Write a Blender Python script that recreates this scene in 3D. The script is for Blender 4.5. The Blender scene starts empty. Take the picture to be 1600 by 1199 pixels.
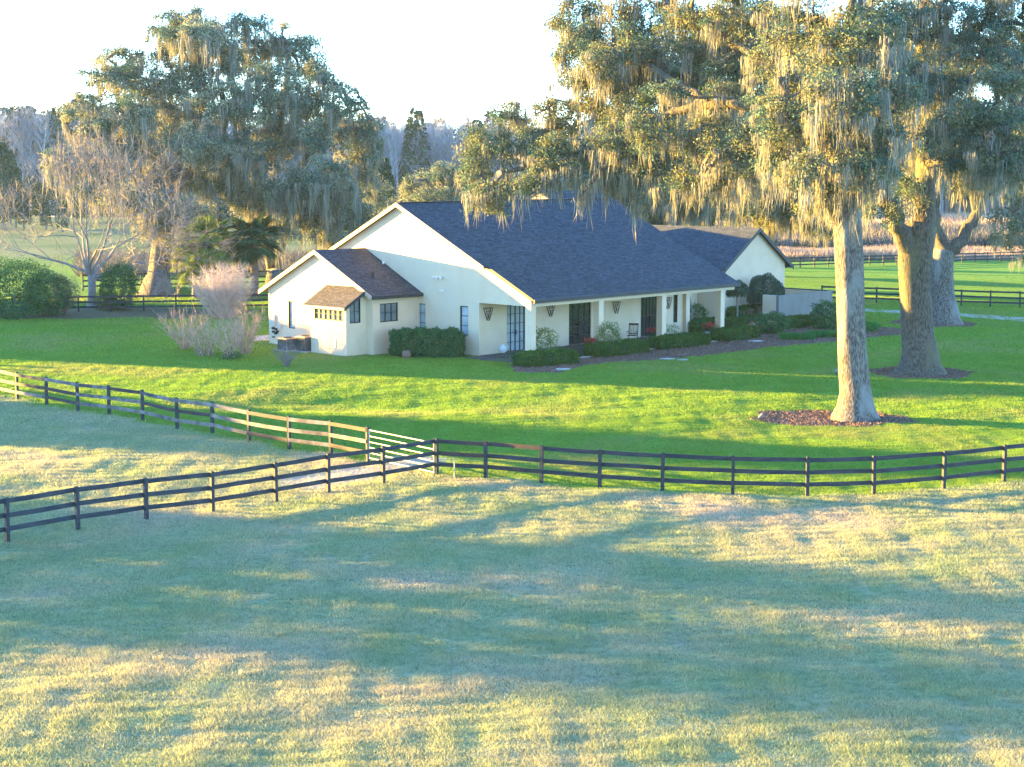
import bpy, math, random
import numpy as np
from mathutils import Vector, Matrix
C = bpy.context.scene.collection
rng = np.random.default_rng(7)
# ------------------------------------------------------------------ camera
CH, F, HY = 11.0, 2684.0, 260.0            # camera height, focal length in photo pixels, horizon row
TH = math.atan((599.5 - HY) / F)
cd = bpy.data.cameras.new('camera'); cam = bpy.data.objects.new('camera', cd); C.objects.link(cam)
cam.location = (0, 0, CH); cam.rotation_euler = (math.pi / 2 - TH, 0, 0)
cd.sensor_width = 36; cd.lens = 36 * F / 1600; cd.clip_start = 0.5; cd.clip_end = 9000
bpy.context.scene.camera = cam
# ------------------------------------------------------------------ light
ELEV = 5.0
sdir = np.array([0.94, -0.34]); sdir /= np.linalg.norm(sdir)      # the way sunlight travels over the ground
sperp = np.array([-sdir[1], sdir[0]])
toward = Vector((-sdir[0], -sdir[1], math.tan(math.radians(ELEV)))).normalized()
w = bpy.data.worlds.new('World'); bpy.context.scene.world = w; w.use_nodes = True
nt = w.node_tree; bg = nt.nodes['Background']
sky = nt.nodes.new('ShaderNodeTexSky'); sky.sky_type = 'NISHITA'; sky.sun_disc = False
sky.sun_elevation = math.radians(ELEV); sky.sun_rotation = math.atan2(toward.x, toward.y)
sky.altitude = 0; sky.air_density = 0.7; sky.dust_density = 0.0; sky.ozone_density = 3.0
nt.links.new(sky.outputs[0], bg.inputs[0]); bg.inputs[1].default_value = 0.13
ld = bpy.data.lights.new('sun', 'SUN'); ld.energy = 4.4; ld.angle = math.radians(0.5); ld.color = (1.0, 0.62, 0.12)
sun = bpy.data.objects.new('sun', ld); C.objects.link(sun)
sun.rotation_euler = toward.to_track_quat('Z', 'Y').to_euler()
vs = bpy.context.scene.view_settings
vs.view_transform = 'Standard'; vs.look = 'None'; vs.gamma = 1.0; vs.exposure = 4.02
bpy.context.scene.cycles.max_bounces = 5
bpy.context.scene.cycles.transparent_max_bounces = 6

# ------------------------------------------------------------------ helpers
def ray(px, py):
    X = (px - 800) / F; Y = (599.5 - py) / F
    return np.array([X, math.cos(TH) + Y * math.sin(TH), -math.sin(TH) + Y * math.cos(TH)])
def g(px, py, z=0.0):
    r = ray(px, py); t = (z - CH) / r[2]; return r[:2] * t
def at(px, py, D):
    r = ray(px, py); t = D / r[1]; return np.array([r[0] * t, D, CH + r[2] * t])
def sm(x, a, b):
    t = np.clip((x - a) / (b - a), 0, 1); return t * t * (3 - 2 * t)
def noise2(x, y, s=1.0, seed=0):
    r = np.random.default_rng(seed); o = 0
    for k in range(7):
        a = r.uniform(0, 6.28); f = s * r.uniform(.5, 1.9)
        o = o + np.sin((x * np.cos(a) + y * np.sin(a)) * f + r.uniform(0, 6.28))
    return o / 3.2
def hgt(x, y):
    x = np.asarray(x, float); y = np.asarray(y, float)
    d = np.hypot(x, y)
    amp = sm(d, 20, 34) * (1 - sm(d, 84, 92))
    h = .055 * noise2(x, y * 1.5, .40, 3) * amp + .02 * noise2(x, y, 1.4, 5) * amp
    h = h + .010 * noise2(x, y, 3.2, 6) * amp
    h = h - .22 * np.exp(-(((x + 7.5) / 5.0) ** 2 + ((y - 79.5) / 3.2) ** 2))      # the shallow dip in the lawn
    h = h + .16 * np.exp(-(((x + 3) / 9.0) ** 2 + ((y - 74.5) / 2.2) ** 2))
    return h
def hz(x, y): return float(hgt(x, y))

class Geo:
    def __init__(s): s.v = []; s.q = []; s.t = []; s.n = 0
    def add(s, v, f):
        v = np.asarray(v, float).reshape(-1, 3); f = np.asarray(f, int)
        (s.q if f.shape[1] == 4 else s.t).append(f + s.n); s.v.append(v); s.n += len(v); return s
    def ply(s, pts):                       # one polygon of 3 or 4 corners
        return s.add(pts, [list(range(len(pts)))])
    def box(s, a, b):
        (x0, y0, z0), (x1, y1, z1) = a, b
        return s.hexa([(x0, y0, z0), (x1, y0, z0), (x1, y1, z0), (x0, y1, z0)], [(x0, y0, z1), (x1, y0, z1), (x1, y1, z1), (x0, y1, z1)])
    def hexa(s, lo, hi):
        return s.add(list(lo) + list(hi), [(3, 2, 1, 0), (4, 5, 6, 7), (0, 1, 5, 4), (1, 2, 6, 5), (2, 3, 7, 6), (3, 0, 4, 7)])
    def bar(s, p, q, wd, ht):              # a board from p to q, wd thick sideways, ht high
        p = np.array(p, float); q = np.array(q, float); d = q - p; d /= np.linalg.norm(d)
        sd = np.cross(d, (0, 0, 1)); sd /= np.linalg.norm(sd); up = np.cross(sd, d)
        c = [p + sd * a * wd / 2 + up * b * ht / 2 for a, b in ((-1, -1), (1, -1), (1, 1), (-1, 1))]
        e = [q + sd * a * wd / 2 + up * b * ht / 2 for a, b in ((-1, -1), (1, -1), (1, 1), (-1, 1))]
        return s.hexa(c, e)
    def tube(s, P, R, n=8, flute=0, seed=0, cap=True):
        P = np.asarray(P, float); R = np.asarray(R, float); m = len(P)
        T = np.gradient(P, axis=0); T /= np.linalg.norm(T, axis=1)[:, None] + 1e-9
        ref = np.array([1., 0, 0]) if abs(T[0, 0]) < .8 else np.array([0, 1., 0])
        A = np.arange(n) / n * 2 * np.pi; r = np.random.default_rng(seed); ph = r.uniform(0, 6.28, 4)
        V = []
        for i in range(m):
            a = ref - T[i] * (ref @ T[i]); a /= np.linalg.norm(a); ref = a; b = np.cross(T[i], a)
            rad = np.full(n, R[i])
            if flute:
                rad = rad * (1 + flute * (np.sin(3 * A + ph[0] + i * .13) * .5 + np.sin(5 * A + ph[1] + i * .1) * .5 + np.sin(9 * A + ph[2] - i * .2) * .3 + r.normal(0, .16, n)))
            V.append(P[i] + rad[:, None] * (np.cos(A)[:, None] * a + np.sin(A)[:, None] * b))
        V = np.concatenate(V); i, j = np.meshgrid(np.arange(m - 1), np.arange(n), indexing='ij'); i = i.ravel(); j = j.ravel(); k = (j + 1) % n
        s.add(V, np.stack([i * n + j, i * n + k, (i + 1) * n + k, (i + 1) * n + j], 1))
        if cap:
            base = s.n - len(V)
            s.v.append(P[[0, -1]]); s.n += 2
            jj = np.arange(n); kk = (jj + 1) % n
            s.t.append(np.stack([base + kk, base + jj, np.full(n, base + m * n)], 1))
            s.t.append(np.stack([base + (m - 1) * n + jj, base + (m - 1) * n + kk, np.full(n, base + m * n + 1)], 1))
        return s
    def lathe(s, prof, c=(0, 0, 0), n=20):
        P = [(c[0], c[1], c[2] + z) for r, z in prof]; A = np.arange(n) / n * 2 * np.pi
        V = np.concatenate([np.stack([c[0] + r * np.cos(A), c[1] + r * np.sin(A), np.full(n, c[2] + z)], 1) for r, z in prof])
        m = len(prof); i, j = np.meshgrid(np.arange(m - 1), np.arange(n), indexing='ij'); i = i.ravel(); j = j.ravel(); k = (j + 1) % n
        return s.add(V, np.stack([i * n + j, i * n + k, (i + 1) * n + k, (i + 1) * n + j], 1))
    def leaves(s, c, L, W, up=0.0, r=rng):  # diamond leaves at centres c
        n = len(c); a = r.normal(size=(n, 3)); a[:, 2] += up; a /= np.linalg.norm(a, axis=1)[:, None]
        b = r.normal(size=(n, 3)); b -= a * (a * b).sum(1)[:, None]; b /= np.linalg.norm(b, axis=1)[:, None]
        L = (L * r.uniform(.6, 1.3, n))[:, None] / 2; W = (W * r.uniform(.7, 1.2, n))[:, None] / 2
        V = np.stack([c - a * L, c + b * W, c + a * L, c - b * W], 1).reshape(-1, 3)
        return s.add(V, np.arange(4 * n).reshape(-1, 4))
    def strands(s, p, L, W, r=rng, sway=.10):  # hanging ribbons of moss from points p
        n = len(p); ang = r.uniform(0, np.pi, n); dr = np.stack([np.cos(ang), np.sin(ang), np.zeros(n)], 1)
        sw = r.normal(0, sway, (n, 3)) * L[:, None]; sw[:, 2] = 0
        lv = []
        for t, wf in ((0, .6), (.3, 1.0), (.65, .65), (1, .06)):
            cpt = p + sw * t * t + r.normal(0, .018, (n, 3)) * (t > 0); cpt = cpt.copy(); cpt[:, 2] = p[:, 2] - L * t
            lv.append(cpt - dr * (W * wf / 2)[:, None]); lv.append(cpt + dr * (W * wf / 2)[:, None])
        V = np.stack(lv, 1).reshape(-1, 3); b = np.arange(n)[:, None] * 8
        for k in range(3): s.q.append(np.concatenate([b + 2 * k, b + 2 * k + 1, b + 2 * k + 3, b + 2 * k + 2], 1) + s.n)
        s.v.append(V); s.n += len(V); return s
    def blades(s, p, h, wd, r=rng, lean=.35):
        n = len(p); ang = r.uniform(0, 2 * np.pi, n); d = np.stack([np.cos(ang), np.sin(ang), np.zeros(n)], 1) * (wd / 2)[:, None]
        tip = p + r.normal(0, lean, (n, 3)) * h[:, None]; tip[:, 2] = p[:, 2] + h * r.uniform(.7, 1, n)
        V = np.stack([p - d, p + d, tip], 1).reshape(-1, 3); s.t.append(np.arange(3 * n).reshape(-1, 3) + s.n); s.v.append(V); s.n += 3 * n; return s
    def mesh(s, name, mat, smooth=False):
        me = bpy.data.meshes.new(name); V = np.concatenate(s.v).astype(np.float32)
        Q = np.concatenate(s.q) if s.q else np.zeros((0, 4), int); T = np.concatenate(s.t) if s.t else np.zeros((0, 3), int)
        me.vertices.add(len(V)); me.vertices.foreach_set('co', V.ravel())
        idx = np.concatenate([Q.ravel(), T.ravel()]).astype(np.int32); me.loops.add(len(idx)); me.loops.foreach_set('vertex_index', idx)
        st = np.concatenate([np.arange(len(Q)) * 4, len(Q) * 4 + np.arange(len(T)) * 3]).astype(np.int32)
        me.polygons.add(len(st)); me.polygons.foreach_set('loop_start', st)
        me.polygons.foreach_set('loop_total', np.concatenate([np.full(len(Q), 4), np.full(len(T), 3)]).astype(np.int32))
        me.polygons.foreach_set('use_smooth', np.full(len(st), bool(smooth)))
        me.update(calc_edges=True); me.materials.append(mat); return me
    def obj(s, name, mat, parent=None, label=None, smooth=False):
        o = bpy.data.objects.new(name, s.mesh(name, mat, smooth)); C.objects.link(o)
        if parent is not None: o.parent = parent
        if label: o['label'] = label
        return o
def thing(name, label, cat, loc=(0, 0, 0), rz=0.0, group=None):
    o = bpy.data.objects.new(name, None); C.objects.link(o); o.location = loc; o.rotation_euler = (0, 0, rz); o.empty_display_size = .3
    o['label'] = label; o['category'] = cat
    if group: o['group'] = group
    return o
def tag(o, label, cat, group=None):
    o['label'] = label; o['category'] = cat
    if group: o['group'] = group
    return o
def kind(o, k, label=None):
    o['kind'] = k
    if label: o['label'] = label
    return o
def dup(o, parent=None):
    c = o.copy(); C.objects.link(c)
    if parent is not None: c.parent = parent
    for ch in list(o.children): dup(ch, c)
    return c

# ------------------------------------------------------------------ materials
def mat(name, col, col2=None, scale=3.0, rough=.85, bump=0.0, bscale=30, metal=0, spec=.3, island=0.0, trans=0.0, stretch=None, detail=4, col3=None, scale3=.3):
    m = bpy.data.materials.new(name); m.use_nodes = True; t = m.node_tree; N = t.nodes; Lk = t.links
    p = N['Principled BSDF']; p.inputs['Roughness'].default_value = rough; p.inputs['Metallic'].default_value = metal
    p.inputs['Specular IOR Level'].default_value = spec
    tc = N.new('ShaderNodeTexCoord'); vec = tc.outputs['Object']
    if stretch:
        mp = N.new('ShaderNodeMapping'); mp.inputs['Scale'].default_value = stretch; Lk.new(vec, mp.inputs[0]); vec = mp.outputs[0]
    last = None
    if col2 is not None:
        nz = N.new('ShaderNodeTexNoise'); nz.inputs['Scale'].default_value = scale; nz.inputs['Detail'].default_value = detail; Lk.new(vec, nz.inputs['Vector'])
        rp = N.new('ShaderNodeMapRange'); rp.inputs[1].default_value = .35; rp.inputs[2].default_value = .65; Lk.new(nz.outputs[0], rp.inputs[0])
        mx = N.new('ShaderNodeMix'); mx.data_type = 'RGBA'; mx.inputs[6].default_value = (*col, 1); mx.inputs[7].default_value = (*col2, 1); Lk.new(rp.outputs[0], mx.inputs[0]); last = mx.outputs[2]
        if col3 is not None:
            n3 = N.new('ShaderNodeTexNoise'); n3.inputs['Scale'].default_value = scale3; Lk.new(vec, n3.inputs['Vector'])
            r3 = N.new('ShaderNodeMapRange'); r3.inputs[1].default_value = .5; r3.inputs[2].default_value = .68; Lk.new(n3.outputs[0], r3.inputs[0])
            m3 = N.new('ShaderNodeMix'); m3.data_type = 'RGBA'; Lk.new(last, m3.inputs[6]); m3.inputs[7].default_value = (*col3, 1); Lk.new(r3.outputs[0], m3.inputs[0]); last = m3.outputs[2]
    if island:
        ge = N.new('ShaderNodeNewGeometry'); mr = N.new('ShaderNodeMapRange'); mr.inputs[3].default_value = 1 - island; mr.inputs[4].default_value = 1 + island; Lk.new(ge.outputs['Random Per Island'], mr.inputs[0])
        ml = N.new('ShaderNodeVectorMath'); ml.operation = 'SCALE'
        if last is None: ml.inputs[0].default_value = col
        else: Lk.new(last, ml.inputs[0])
        Lk.new(mr.outputs[0], ml.inputs['Scale']); last = ml.outputs[0]
    if last is None: p.inputs['Base Color'].default_value = (*col, 1)
    else: Lk.new(last, p.inputs['Base Color'])
    if bump:
        bn = N.new('ShaderNodeTexNoise'); bn.inputs['Scale'].default_value = bscale; bn.inputs['Detail'].default_value = 5; Lk.new(vec, bn.inputs['Vector'])
        bp = N.new('ShaderNodeBump'); bp.inputs['Strength'].default_value = min(1, bump); bp.inputs['Distance'].default_value = max(.02, bump * .05); Lk.new(bn.outputs[0], bp.inputs['Height']); Lk.new(bp.outputs[0], p.inputs['Normal'])
    if trans:
        out = N['Material Output']; df = N.new('ShaderNodeBsdfDiffuse'); tr = N.new('ShaderNodeBsdfTranslucent'); ms = N.new('ShaderNodeMixShader'); ms.inputs[0].default_value = trans
        if last is None: df.inputs[0].default_value = (*col, 1); tr.inputs[0].default_value = (*col, 1)
        else: Lk.new(last, df.inputs[0]); Lk.new(last, tr.inputs[0])
        Lk.new(df.outputs[0], ms.inputs[1]); Lk.new(tr.outputs[0], ms.inputs[2]); Lk.new(ms.outputs[0], out.inputs[0]); N.remove(p)
    return m
M = {}
M['stucco'] = mat('stucco', (.69, .52, .36), (.64, .475, .325), 1.2, .95, .35, 60, col3=(.655, .50, .35), scale3=.5)
M['stucco_grey'] = mat('stucco_grey', (.225, .20, .18), (.185, .165, .15), 1.2, .95, .3, 40, stretch=(1.5, 1.5, .5))
M['fascia'] = mat('fascia', (.50, .36, .27), (.42, .30, .22), 6, .7)
M['dark_trim'] = mat('dark_trim', (.025, .028, .034), (.035, .038, .045), 5, .5)
M['frame'] = mat('window_frame', (.012, .012, .014), None, rough=.45)
M['glass'] = mat('window_glass', (.10, .13, .14), (.20, .22, .22), .9, .06, spec=.9)
M['glass_pale'] = mat('pale_glass', (.42, .46, .48), (.30, .34, .36), 1.5, .08, spec=.8)
M['glass_dark'] = mat('dark_glass', (.012, .018, .02), (.03, .045, .04), .8, .04, spec=1.0)
M['slate'] = mat('porch_floor', (.05, .05, .055), (.08, .075, .075), 3, .7)
M['concrete'] = mat('concrete', (.42, .38, .34), (.34, .31, .28), 4, .9, .2, 30)
M['white'] = mat('white_glaze', (.75, .75, .73), (.68, .68, .66), 5, .4)
M['iron'] = mat('black_iron', (.02, .02, .022), None, rough=.5)
M['bark'] = mat('oak_bark', (.20, .165, .135), (.05, .042, .035), 13, .95, 1.0, 14, stretch=(1, 1, .35), detail=8, col3=(.21, .20, .18), scale3=1.1)
M['bark_mossy'] = mat('mossy_bark', (.135, .105, .08), (.035, .03, .024), 13, .95, 1.0, 14, stretch=(1, 1, .35), detail=8, col3=(.12, .105, .06), scale3=.9)
M['twig'] = mat('bare_twig', (.25, .21, .19), (.17, .145, .13), 3, .9)
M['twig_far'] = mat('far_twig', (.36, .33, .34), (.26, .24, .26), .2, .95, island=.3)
M['twig_pale'] = mat('pale_twig', (.58, .48, .42), (.42, .34, .28), 3, .9, island=.25)
M['twig_pink'] = mat('pinkish_twig', (.52, .35, .26), (.32, .20, .14), 3, .9, island=.25)
M['leaf'] = mat('oak_leaf', (.155, .175, .085), (.21, .20, .11), .8, island=.5, trans=0.2, detail=3)
M['leaf_cool'] = mat('cool_oak_leaf', (.085, .145, .11), (.115, .17, .12), .8, island=.45, trans=0.18, detail=3)
M['leaf_pale'] = mat('pale_oak_leaf', (.24, .26, .165), (.31, .29, .18), .9, island=.5, trans=0.24, detail=3)
M['moss'] = mat('hanging_moss', (.32, .295, .225), (.25, .245, .20), 1.0, island=.35, trans=0.32, detail=3)
M['shrub'] = mat('shrub_leaf', (.045, .12, .045), (.07, .15, .055), 1.6, island=.45, trans=.15)
M['box_leaf'] = mat('boxwood_leaf', (.045, .11, .025), (.075, .15, .035), 1.6, island=.4, trans=.15)
M['azalea'] = mat('azalea_leaf', (.12, .19, .06), (.20, .22, .07), 1.6, island=.4, trans=.2)
M['weep'] = mat('weeping_leaf', (.055, .10, .065), (.08, .12, .08), 1.6, island=.4, trans=.15)
M['liriope'] = mat('liriope_leaf', (.03, .16, .04), (.05, .20, .05), 3, island=.3, trans=.2)
M['palm'] = mat('palm_leaf', (.13, .18, .035), (.18, .22, .05), 1.2, island=.35, trans=.25)
M['palm_dark'] = mat('dark_palm_leaf', (.04, .075, .035), (.07, .10, .04), 1.2, island=.35, trans=.2)
M['red'] = mat('red_flower', (.42, .015, .03), (.5, .03, .05), 3, island=.3)
M['yellow_leaf'] = mat('yellow_leaf', (.45, .33, .05), None, island=.3)
M['clay'] = mat('clay_pot', (.22, .13, .09), (.17, .10, .07), 6, .85)
M['ac'] = mat('grey_metal', (.20, .19, .19), (.25, .23, .22), 5, .5, metal=.2)
M['meter'] = mat('meter_grey', (.45, .43, .42), None, rough=.6)
M['gate'] = mat('gate_tube', (.44, .41, .35), (.36, .33, .28), 4, .5, metal=.2)
M['fence_black'] = mat('black_fence_board', (.018, .022, .028), (.045, .045, .05), 2.0, .75, .3, 25, stretch=(1, 1, 4))
M['fence_brown'] = mat('worn_fence_board', (.07, .045, .035), (.03, .028, .03), 2.0, .8, .3, 25)
M['fence_grey'] = mat('weathered_fence_board', (.26, .22, .19), (.13, .10, .09), 2.5, .85, .4, 20, col3=(.06, .055, .055), scale3=1.1)
M['mulch'] = mat('mulch_chip', (.16, .09, .06), (.24, .15, .11), 3, .95, island=.5)
M['tall_grass'] = mat('dry_tall_grass', (.48, .33, .24), (.36, .26, .18), .6, island=.3, trans=.3)
M['brush'] = mat('grey_brush', (.12, .12, .11), (.20, .17, .15), .3, island=.4, trans=.1)
M['far_green'] = mat('far_evergreen', (.035, .06, .035), (.06, .085, .05), .3, island=.35, trans=.1)
def blade_mat(name, a, b, c, sc, isl=.35):
    return mat(name, a, b, sc, island=isl, trans=.45, detail=6, col3=c, scale3=sc * .35)
M['blade_lawn'] = blade_mat('lawn_blade', (.17, .285, .045), (.21, .31, .05), (.27, .29, .09), .35, .3)
M['blade_dry'] = blade_mat('pasture_blade', (.29, .34, .16), (.41, .39, .22), (.54, .43, .30), .30, .35)

def shingle(name, ax, c1, c2, c3):
    m = bpy.data.materials.new(name); m.use_nodes = True; t = m.node_tree; N = t.nodes; Lk = t.links; p = N['Principled BSDF']; p.inputs['Roughness'].default_value = .9; p.inputs['Specular IOR Level'].default_value = .25
    tc = N.new('ShaderNodeTexCoord'); sp = N.new('ShaderNodeSeparateXYZ'); cb = N.new('ShaderNodeCombineXYZ'); Lk.new(tc.outputs['Object'], sp.inputs[0])
    Lk.new(sp.outputs[ax], cb.inputs[0]); Lk.new(sp.outputs[2], cb.inputs[1])
    br = N.new('ShaderNodeTexBrick'); br.inputs['Color1'].default_value = (*c1, 1); br.inputs['Color2'].default_value = (*c2, 1); br.inputs['Mortar'].default_value = (*c3, 1)
    br.inputs['Scale'].default_value = 1; br.inputs['Brick Width'].default_value = .36; br.inputs['Row Height'].default_value = .075; br.inputs['Mortar Size'].default_value = .006; br.offset_frequency = 2; br.offset = .37
    Lk.new(cb.outputs[0], br.inputs['Vector'])
    nz = N.new('ShaderNodeTexNoise'); nz.inputs['Scale'].default_value = 7; nz.inputs['Detail'].default_value = 8; Lk.new(tc.outputs['Object'], nz.inputs['Vector'])
    rr = N.new('ShaderNodeMapRange'); rr.inputs[1].default_value = .3; rr.inputs[2].default_value = .7; rr.inputs[3].default_value = .55; rr.inputs[4].default_value = 1.5; Lk.new(nz.outputs[0], rr.inputs[0])
    sc = N.new('ShaderNodeVectorMath'); sc.operation = 'SCALE'; Lk.new(br.outputs[0], sc.inputs[0]); Lk.new(rr.outputs[0], sc.inputs['Scale']); Lk.new(sc.outputs[0], p.inputs['Base Color'])
    bp = N.new('ShaderNodeBump'); bp.inputs['Strength'].default_value = .7; bp.inputs['Distance'].default_value = .03
    ad = N.new('ShaderNodeMath'); ad.operation = 'ADD'; Lk.new(nz.outputs[0], ad.inputs[0]); iv = N.new('ShaderNodeMath'); iv.operation = 'MULTIPLY'; iv.inputs[1].default_value = -.6; Lk.new(br.outputs['Fac'], iv.inputs[0]); Lk.new(iv.outputs[0], ad.inputs[1])
    Lk.new(ad.outputs[0], bp.inputs['Height']); Lk.new(bp.outputs[0], p.inputs['Normal']); return m
SH = ((.030, .038, .050), (.056, .068, .085), (.014, .017, .022))
M['shingle_u'] = shingle('roof_shingle', 0, *SH)
M['shingle_v'] = shingle('side_roof_shingle', 1, (.036, .044, .058), (.066, .076, .092), (.016, .02, .026))
M['shingle_bay'] = shingle('bay_roof_shingle', 1, (.045, .040, .044), (.085, .073, .076), (.03, .025, .025))

# ------------------------------------------------------------------ ground
def pdist(x, y, P):                        # signed side and distance to a polyline (positive = beyond it)
    best = np.full(np.shape(x), 1e9); sg = np.zeros(np.shape(x))
    for (x0, y0), (x1, y1) in zip(P[:-1], P[1:]):
        dx, dy = x1 - x0, y1 - y0; L2 = dx * dx + dy * dy
        t = np.clip(((x - x0) * dx + (y - y0) * dy) / L2, 0, 1); d = np.hypot(x - x0 - t * dx, y - y0 - t * dy)
        s = np.sign(dx * (y - y0) - dy * (x - x0)); m = d < best - 1e-9; best = np.where(m, d, best); sg = np.where(m, s, sg)
    return best * sg
PA = [(27, 623), (73, 632), (122, 643), (171, 650), (223, 658), (277, 671), (332, 679), (389, 691), (452, 701), (517, 708), (575, 721)]
PB = [(12, 847), (122, 829), (229, 812), (332, 798), (431, 782), (513, 769), (599, 758), (682, 745)]
PC = [(682, 745), (759, 749), (846, 757), (937, 763), (1035, 769), (1145, 774), (1261, 774), (1365, 771), (1474, 764), (1568, 756)]
WA = [g(*p) for p in PA]; WB = [g(*p) for p in PB]; WC = [g(*p) for p in PC]
e = WA[0] - WA[1]; WA = [WA[0] + e * 2, WA[0] + e] + WA
e = WB[0] - WB[1]; WB = [WB[0] + e * 2, WB[0] + e] + WB
e = WC[-1] - WC[-2]; WC = WC + [WC[-1] + e, WC[-1] + e * 2]
edge = [WA[0] + (WA[0] - WA[1]) * 30] + WA + WC + [WC[-1] + (WC[-1] - WC[-2]) * 30]
def lawn_mask(x, y): return sm(pdist(x, y, edge) + .3 * noise2(x, y, 1.1, 9), -.9, .7)
BED = [g(*p) for p in ((806, 582), (870, 583), (905, 572), (960, 566), (1050, 561), (1120, 553), (1200, 543), (1290, 535), (1335, 530), (1420, 522), (1400, 512), (1290, 512), (1190, 505), (1080, 513), (1000, 535), (900, 556), (800, 566))]
def in_poly(x, y, P):
    x = np.asarray(x, float); y = np.asarray(y, float); c = np.zeros(x.shape, bool); n = len(P)
    for i in range(n):
        (x0, y0), (x1, y1) = P[i], P[(i + 1) % n]
        if y0 == y1: continue
        c ^= ((y0 > y) != (y1 > y)) & (x < (x1 - x0) * (y - y0) / (y1 - y0) + x0)
    return c
T1 = np.array([15.13, 75.13]); T2 = np.array([21.87, 91.5]); T3 = np.array([30.6, 121.0])
def ell(x, y, c, rx, ry): return np.hypot((x - c[0]) / rx, (y - c[1]) / ry) + .10 * noise2(x, y, 2.5, 11)
def mulch_mask(x, y):
    m = np.maximum.reduce([1 - sm(ell(x, y, T1 + (-1.0, 0), 3.6, 2.6), .92, 1.03), 1 - sm(ell(x, y, T2, 2.9, 2.9), .92, 1.03), 1 - sm(ell(x, y, T3 + (-.8, 0), 3.0, 3.2), .92, 1.03)])
    dd = np.abs(pdist(x, y, [tuple(p) for p in BED] + [tuple(BED[0])]))
    ins = in_poly(x, y, BED); b = np.where(ins, 1.0, 1 - sm(dd + .15 * noise2(x, y, 3, 4), 0, .3)); return np.maximum(m, b)
SAND = g(560, 742)
def sand_mask(x, y):
    a = np.array(g(500, 752)); b = np.array(g(655, 722)); d = np.abs(pdist(x, y, [tuple(a), tuple(b)]))
    return (1 - sm(d + .5 * noise2(x, y, 1.6, 21), .6, 2.3))
ang = np.unique(np.concatenate([np.linspace(-180, -24, 40), np.linspace(-24, -18, 25), np.linspace(-18, 18, 340), np.linspace(18, 24, 25), np.linspace(24, 180, 40)]))
rad = np.concatenate([[0.5, 6, 12], np.geomspace(18, 260, 420), np.geomspace(270, 7000, 40)])
A_, R_ = np.meshgrid(np.radians(ang), rad, indexing='ij'); X = R_ * np.sin(A_); Y = R_ * np.cos(A_)
na, nr = X.shape; V = np.stack([X, Y, hgt(X, Y)], -1).reshape(-1, 3)
i, j = np.meshgrid(np.arange(na - 1), np.arange(nr - 1), indexing='ij'); i = i.ravel(); j = j.ravel()
G = Geo().add(V, np.stack([i * nr + j, i * nr + j + 1, (i + 1) * nr + j + 1, (i + 1) * nr + j], 1))
gm = bpy.data.materials.new('ground_soil_and_grass'); gm.use_nodes = True
def ground_material(m):
    t = m.node_tree; N = t.nodes; Lk = t.links; p = N['Principled BSDF']; p.inputs['Roughness'].default_value = 1; p.inputs['Specular IOR Level'].default_value = .05
    tc = N.new('ShaderNodeTexCoord')
    def nz(s, d=6, st=None):
        n = N.new('ShaderNodeTexNoise'); n.inputs['Scale'].default_value = s; n.inputs['Detail'].default_value = d; v = tc.outputs['Object']
        if st: mp = N.new('ShaderNodeMapping'); mp.inputs['Scale'].default_value = st; Lk.new(v, mp.inputs[0]); v = mp.outputs[0]
        Lk.new(v, n.inputs['Vector']); return n.outputs[0]
    def rg(x, a, b):
        r = N.new('ShaderNodeMapRange'); r.inputs[1].default_value = a; r.inputs[2].default_value = b; Lk.new(x, r.inputs[0]); return r.outputs[0]
    def mix(f, a, b):
        x = N.new('ShaderNodeMix'); x.data_type = 'RGBA'; Lk.new(f, x.inputs[0])
        for k, c in ((6, a), (7, b)):
            if isinstance(c, tuple): x.inputs[k].default_value = (*c, 1)
            else: Lk.new(c, x.inputs[k])
        return x.outputs[2]
    def attr(n): a = N.new('ShaderNodeAttribute'); a.attribute_name = n; return a.outputs['Fac']
    dry = mix(rg(nz(.35, 9, (1, 1.6, 1)), .42, .6), (.24, .28, .13), (.34, .31, .18))
    dry = mix(rg(nz(.16, 7, (1, 2.2, 1)), .52, .68), dry, (.36, .265, .175))
    dry = mix(rg(nz(4, 8), .4, .75), dry, (.11, .15, .06))
    lawn = mix(rg(nz(.5, 8), .4, .65), (.13, .26, .03), (.18, .29, .04))
    lawn = mix(rg(nz(3, 9), .45, .75), lawn, (.045, .13, .015))
    col = mix(attr('lawn'), dry, lawn)
    col = mix(attr('sand'), col, (.36, .30, .24))
    col = mix(attr('far'), col, mix(rg(nz(.03, 4), .4, .6), (.08, .13, .06), (.15, .17, .09)))
    col = mix(attr('litter'), col, mix(rg(nz(2, 6), .4, .6), (.14, .11, .07), (.08, .09, .04)))
    col = mix(attr('mulch'), col, mix(rg(nz(12, 6), .4, .6), (.10, .06, .045), (.20, .13, .10)))
    Lk.new(col, p.inputs['Base Color'])
    b1 = N.new('ShaderNodeBump'); b1.inputs['Strength'].default_value = 1; b1.inputs['Distance'].default_value = .10; Lk.new(nz(7, 9), b1.inputs['Height']); Lk.new(b1.outputs[0], p.inputs['Normal'])
ground_material(gm)
og = G.obj('ground', gm, smooth=True); kind(og, 'structure')
def paint(o, name, vals):
    a = o.data.attributes.new(name, 'FLOAT', 'POINT'); a.data.foreach_set('value', np.asarray(vals, np.float32).ravel())
vx, vy = V[:, 0], V[:, 1]
lm = lawn_mask(vx, vy)
paint(og, 'lawn', lm); paint(og, 'sand', sand_mask(vx, vy)); paint(og, 'mulch', mulch_mask(vx, vy))
dd_ = np.hypot(vx, vy); paint(og, 'far', np.where(vx < -20, sm(dd_, 170, 240), sm(dd_, 260, 330)))
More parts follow.
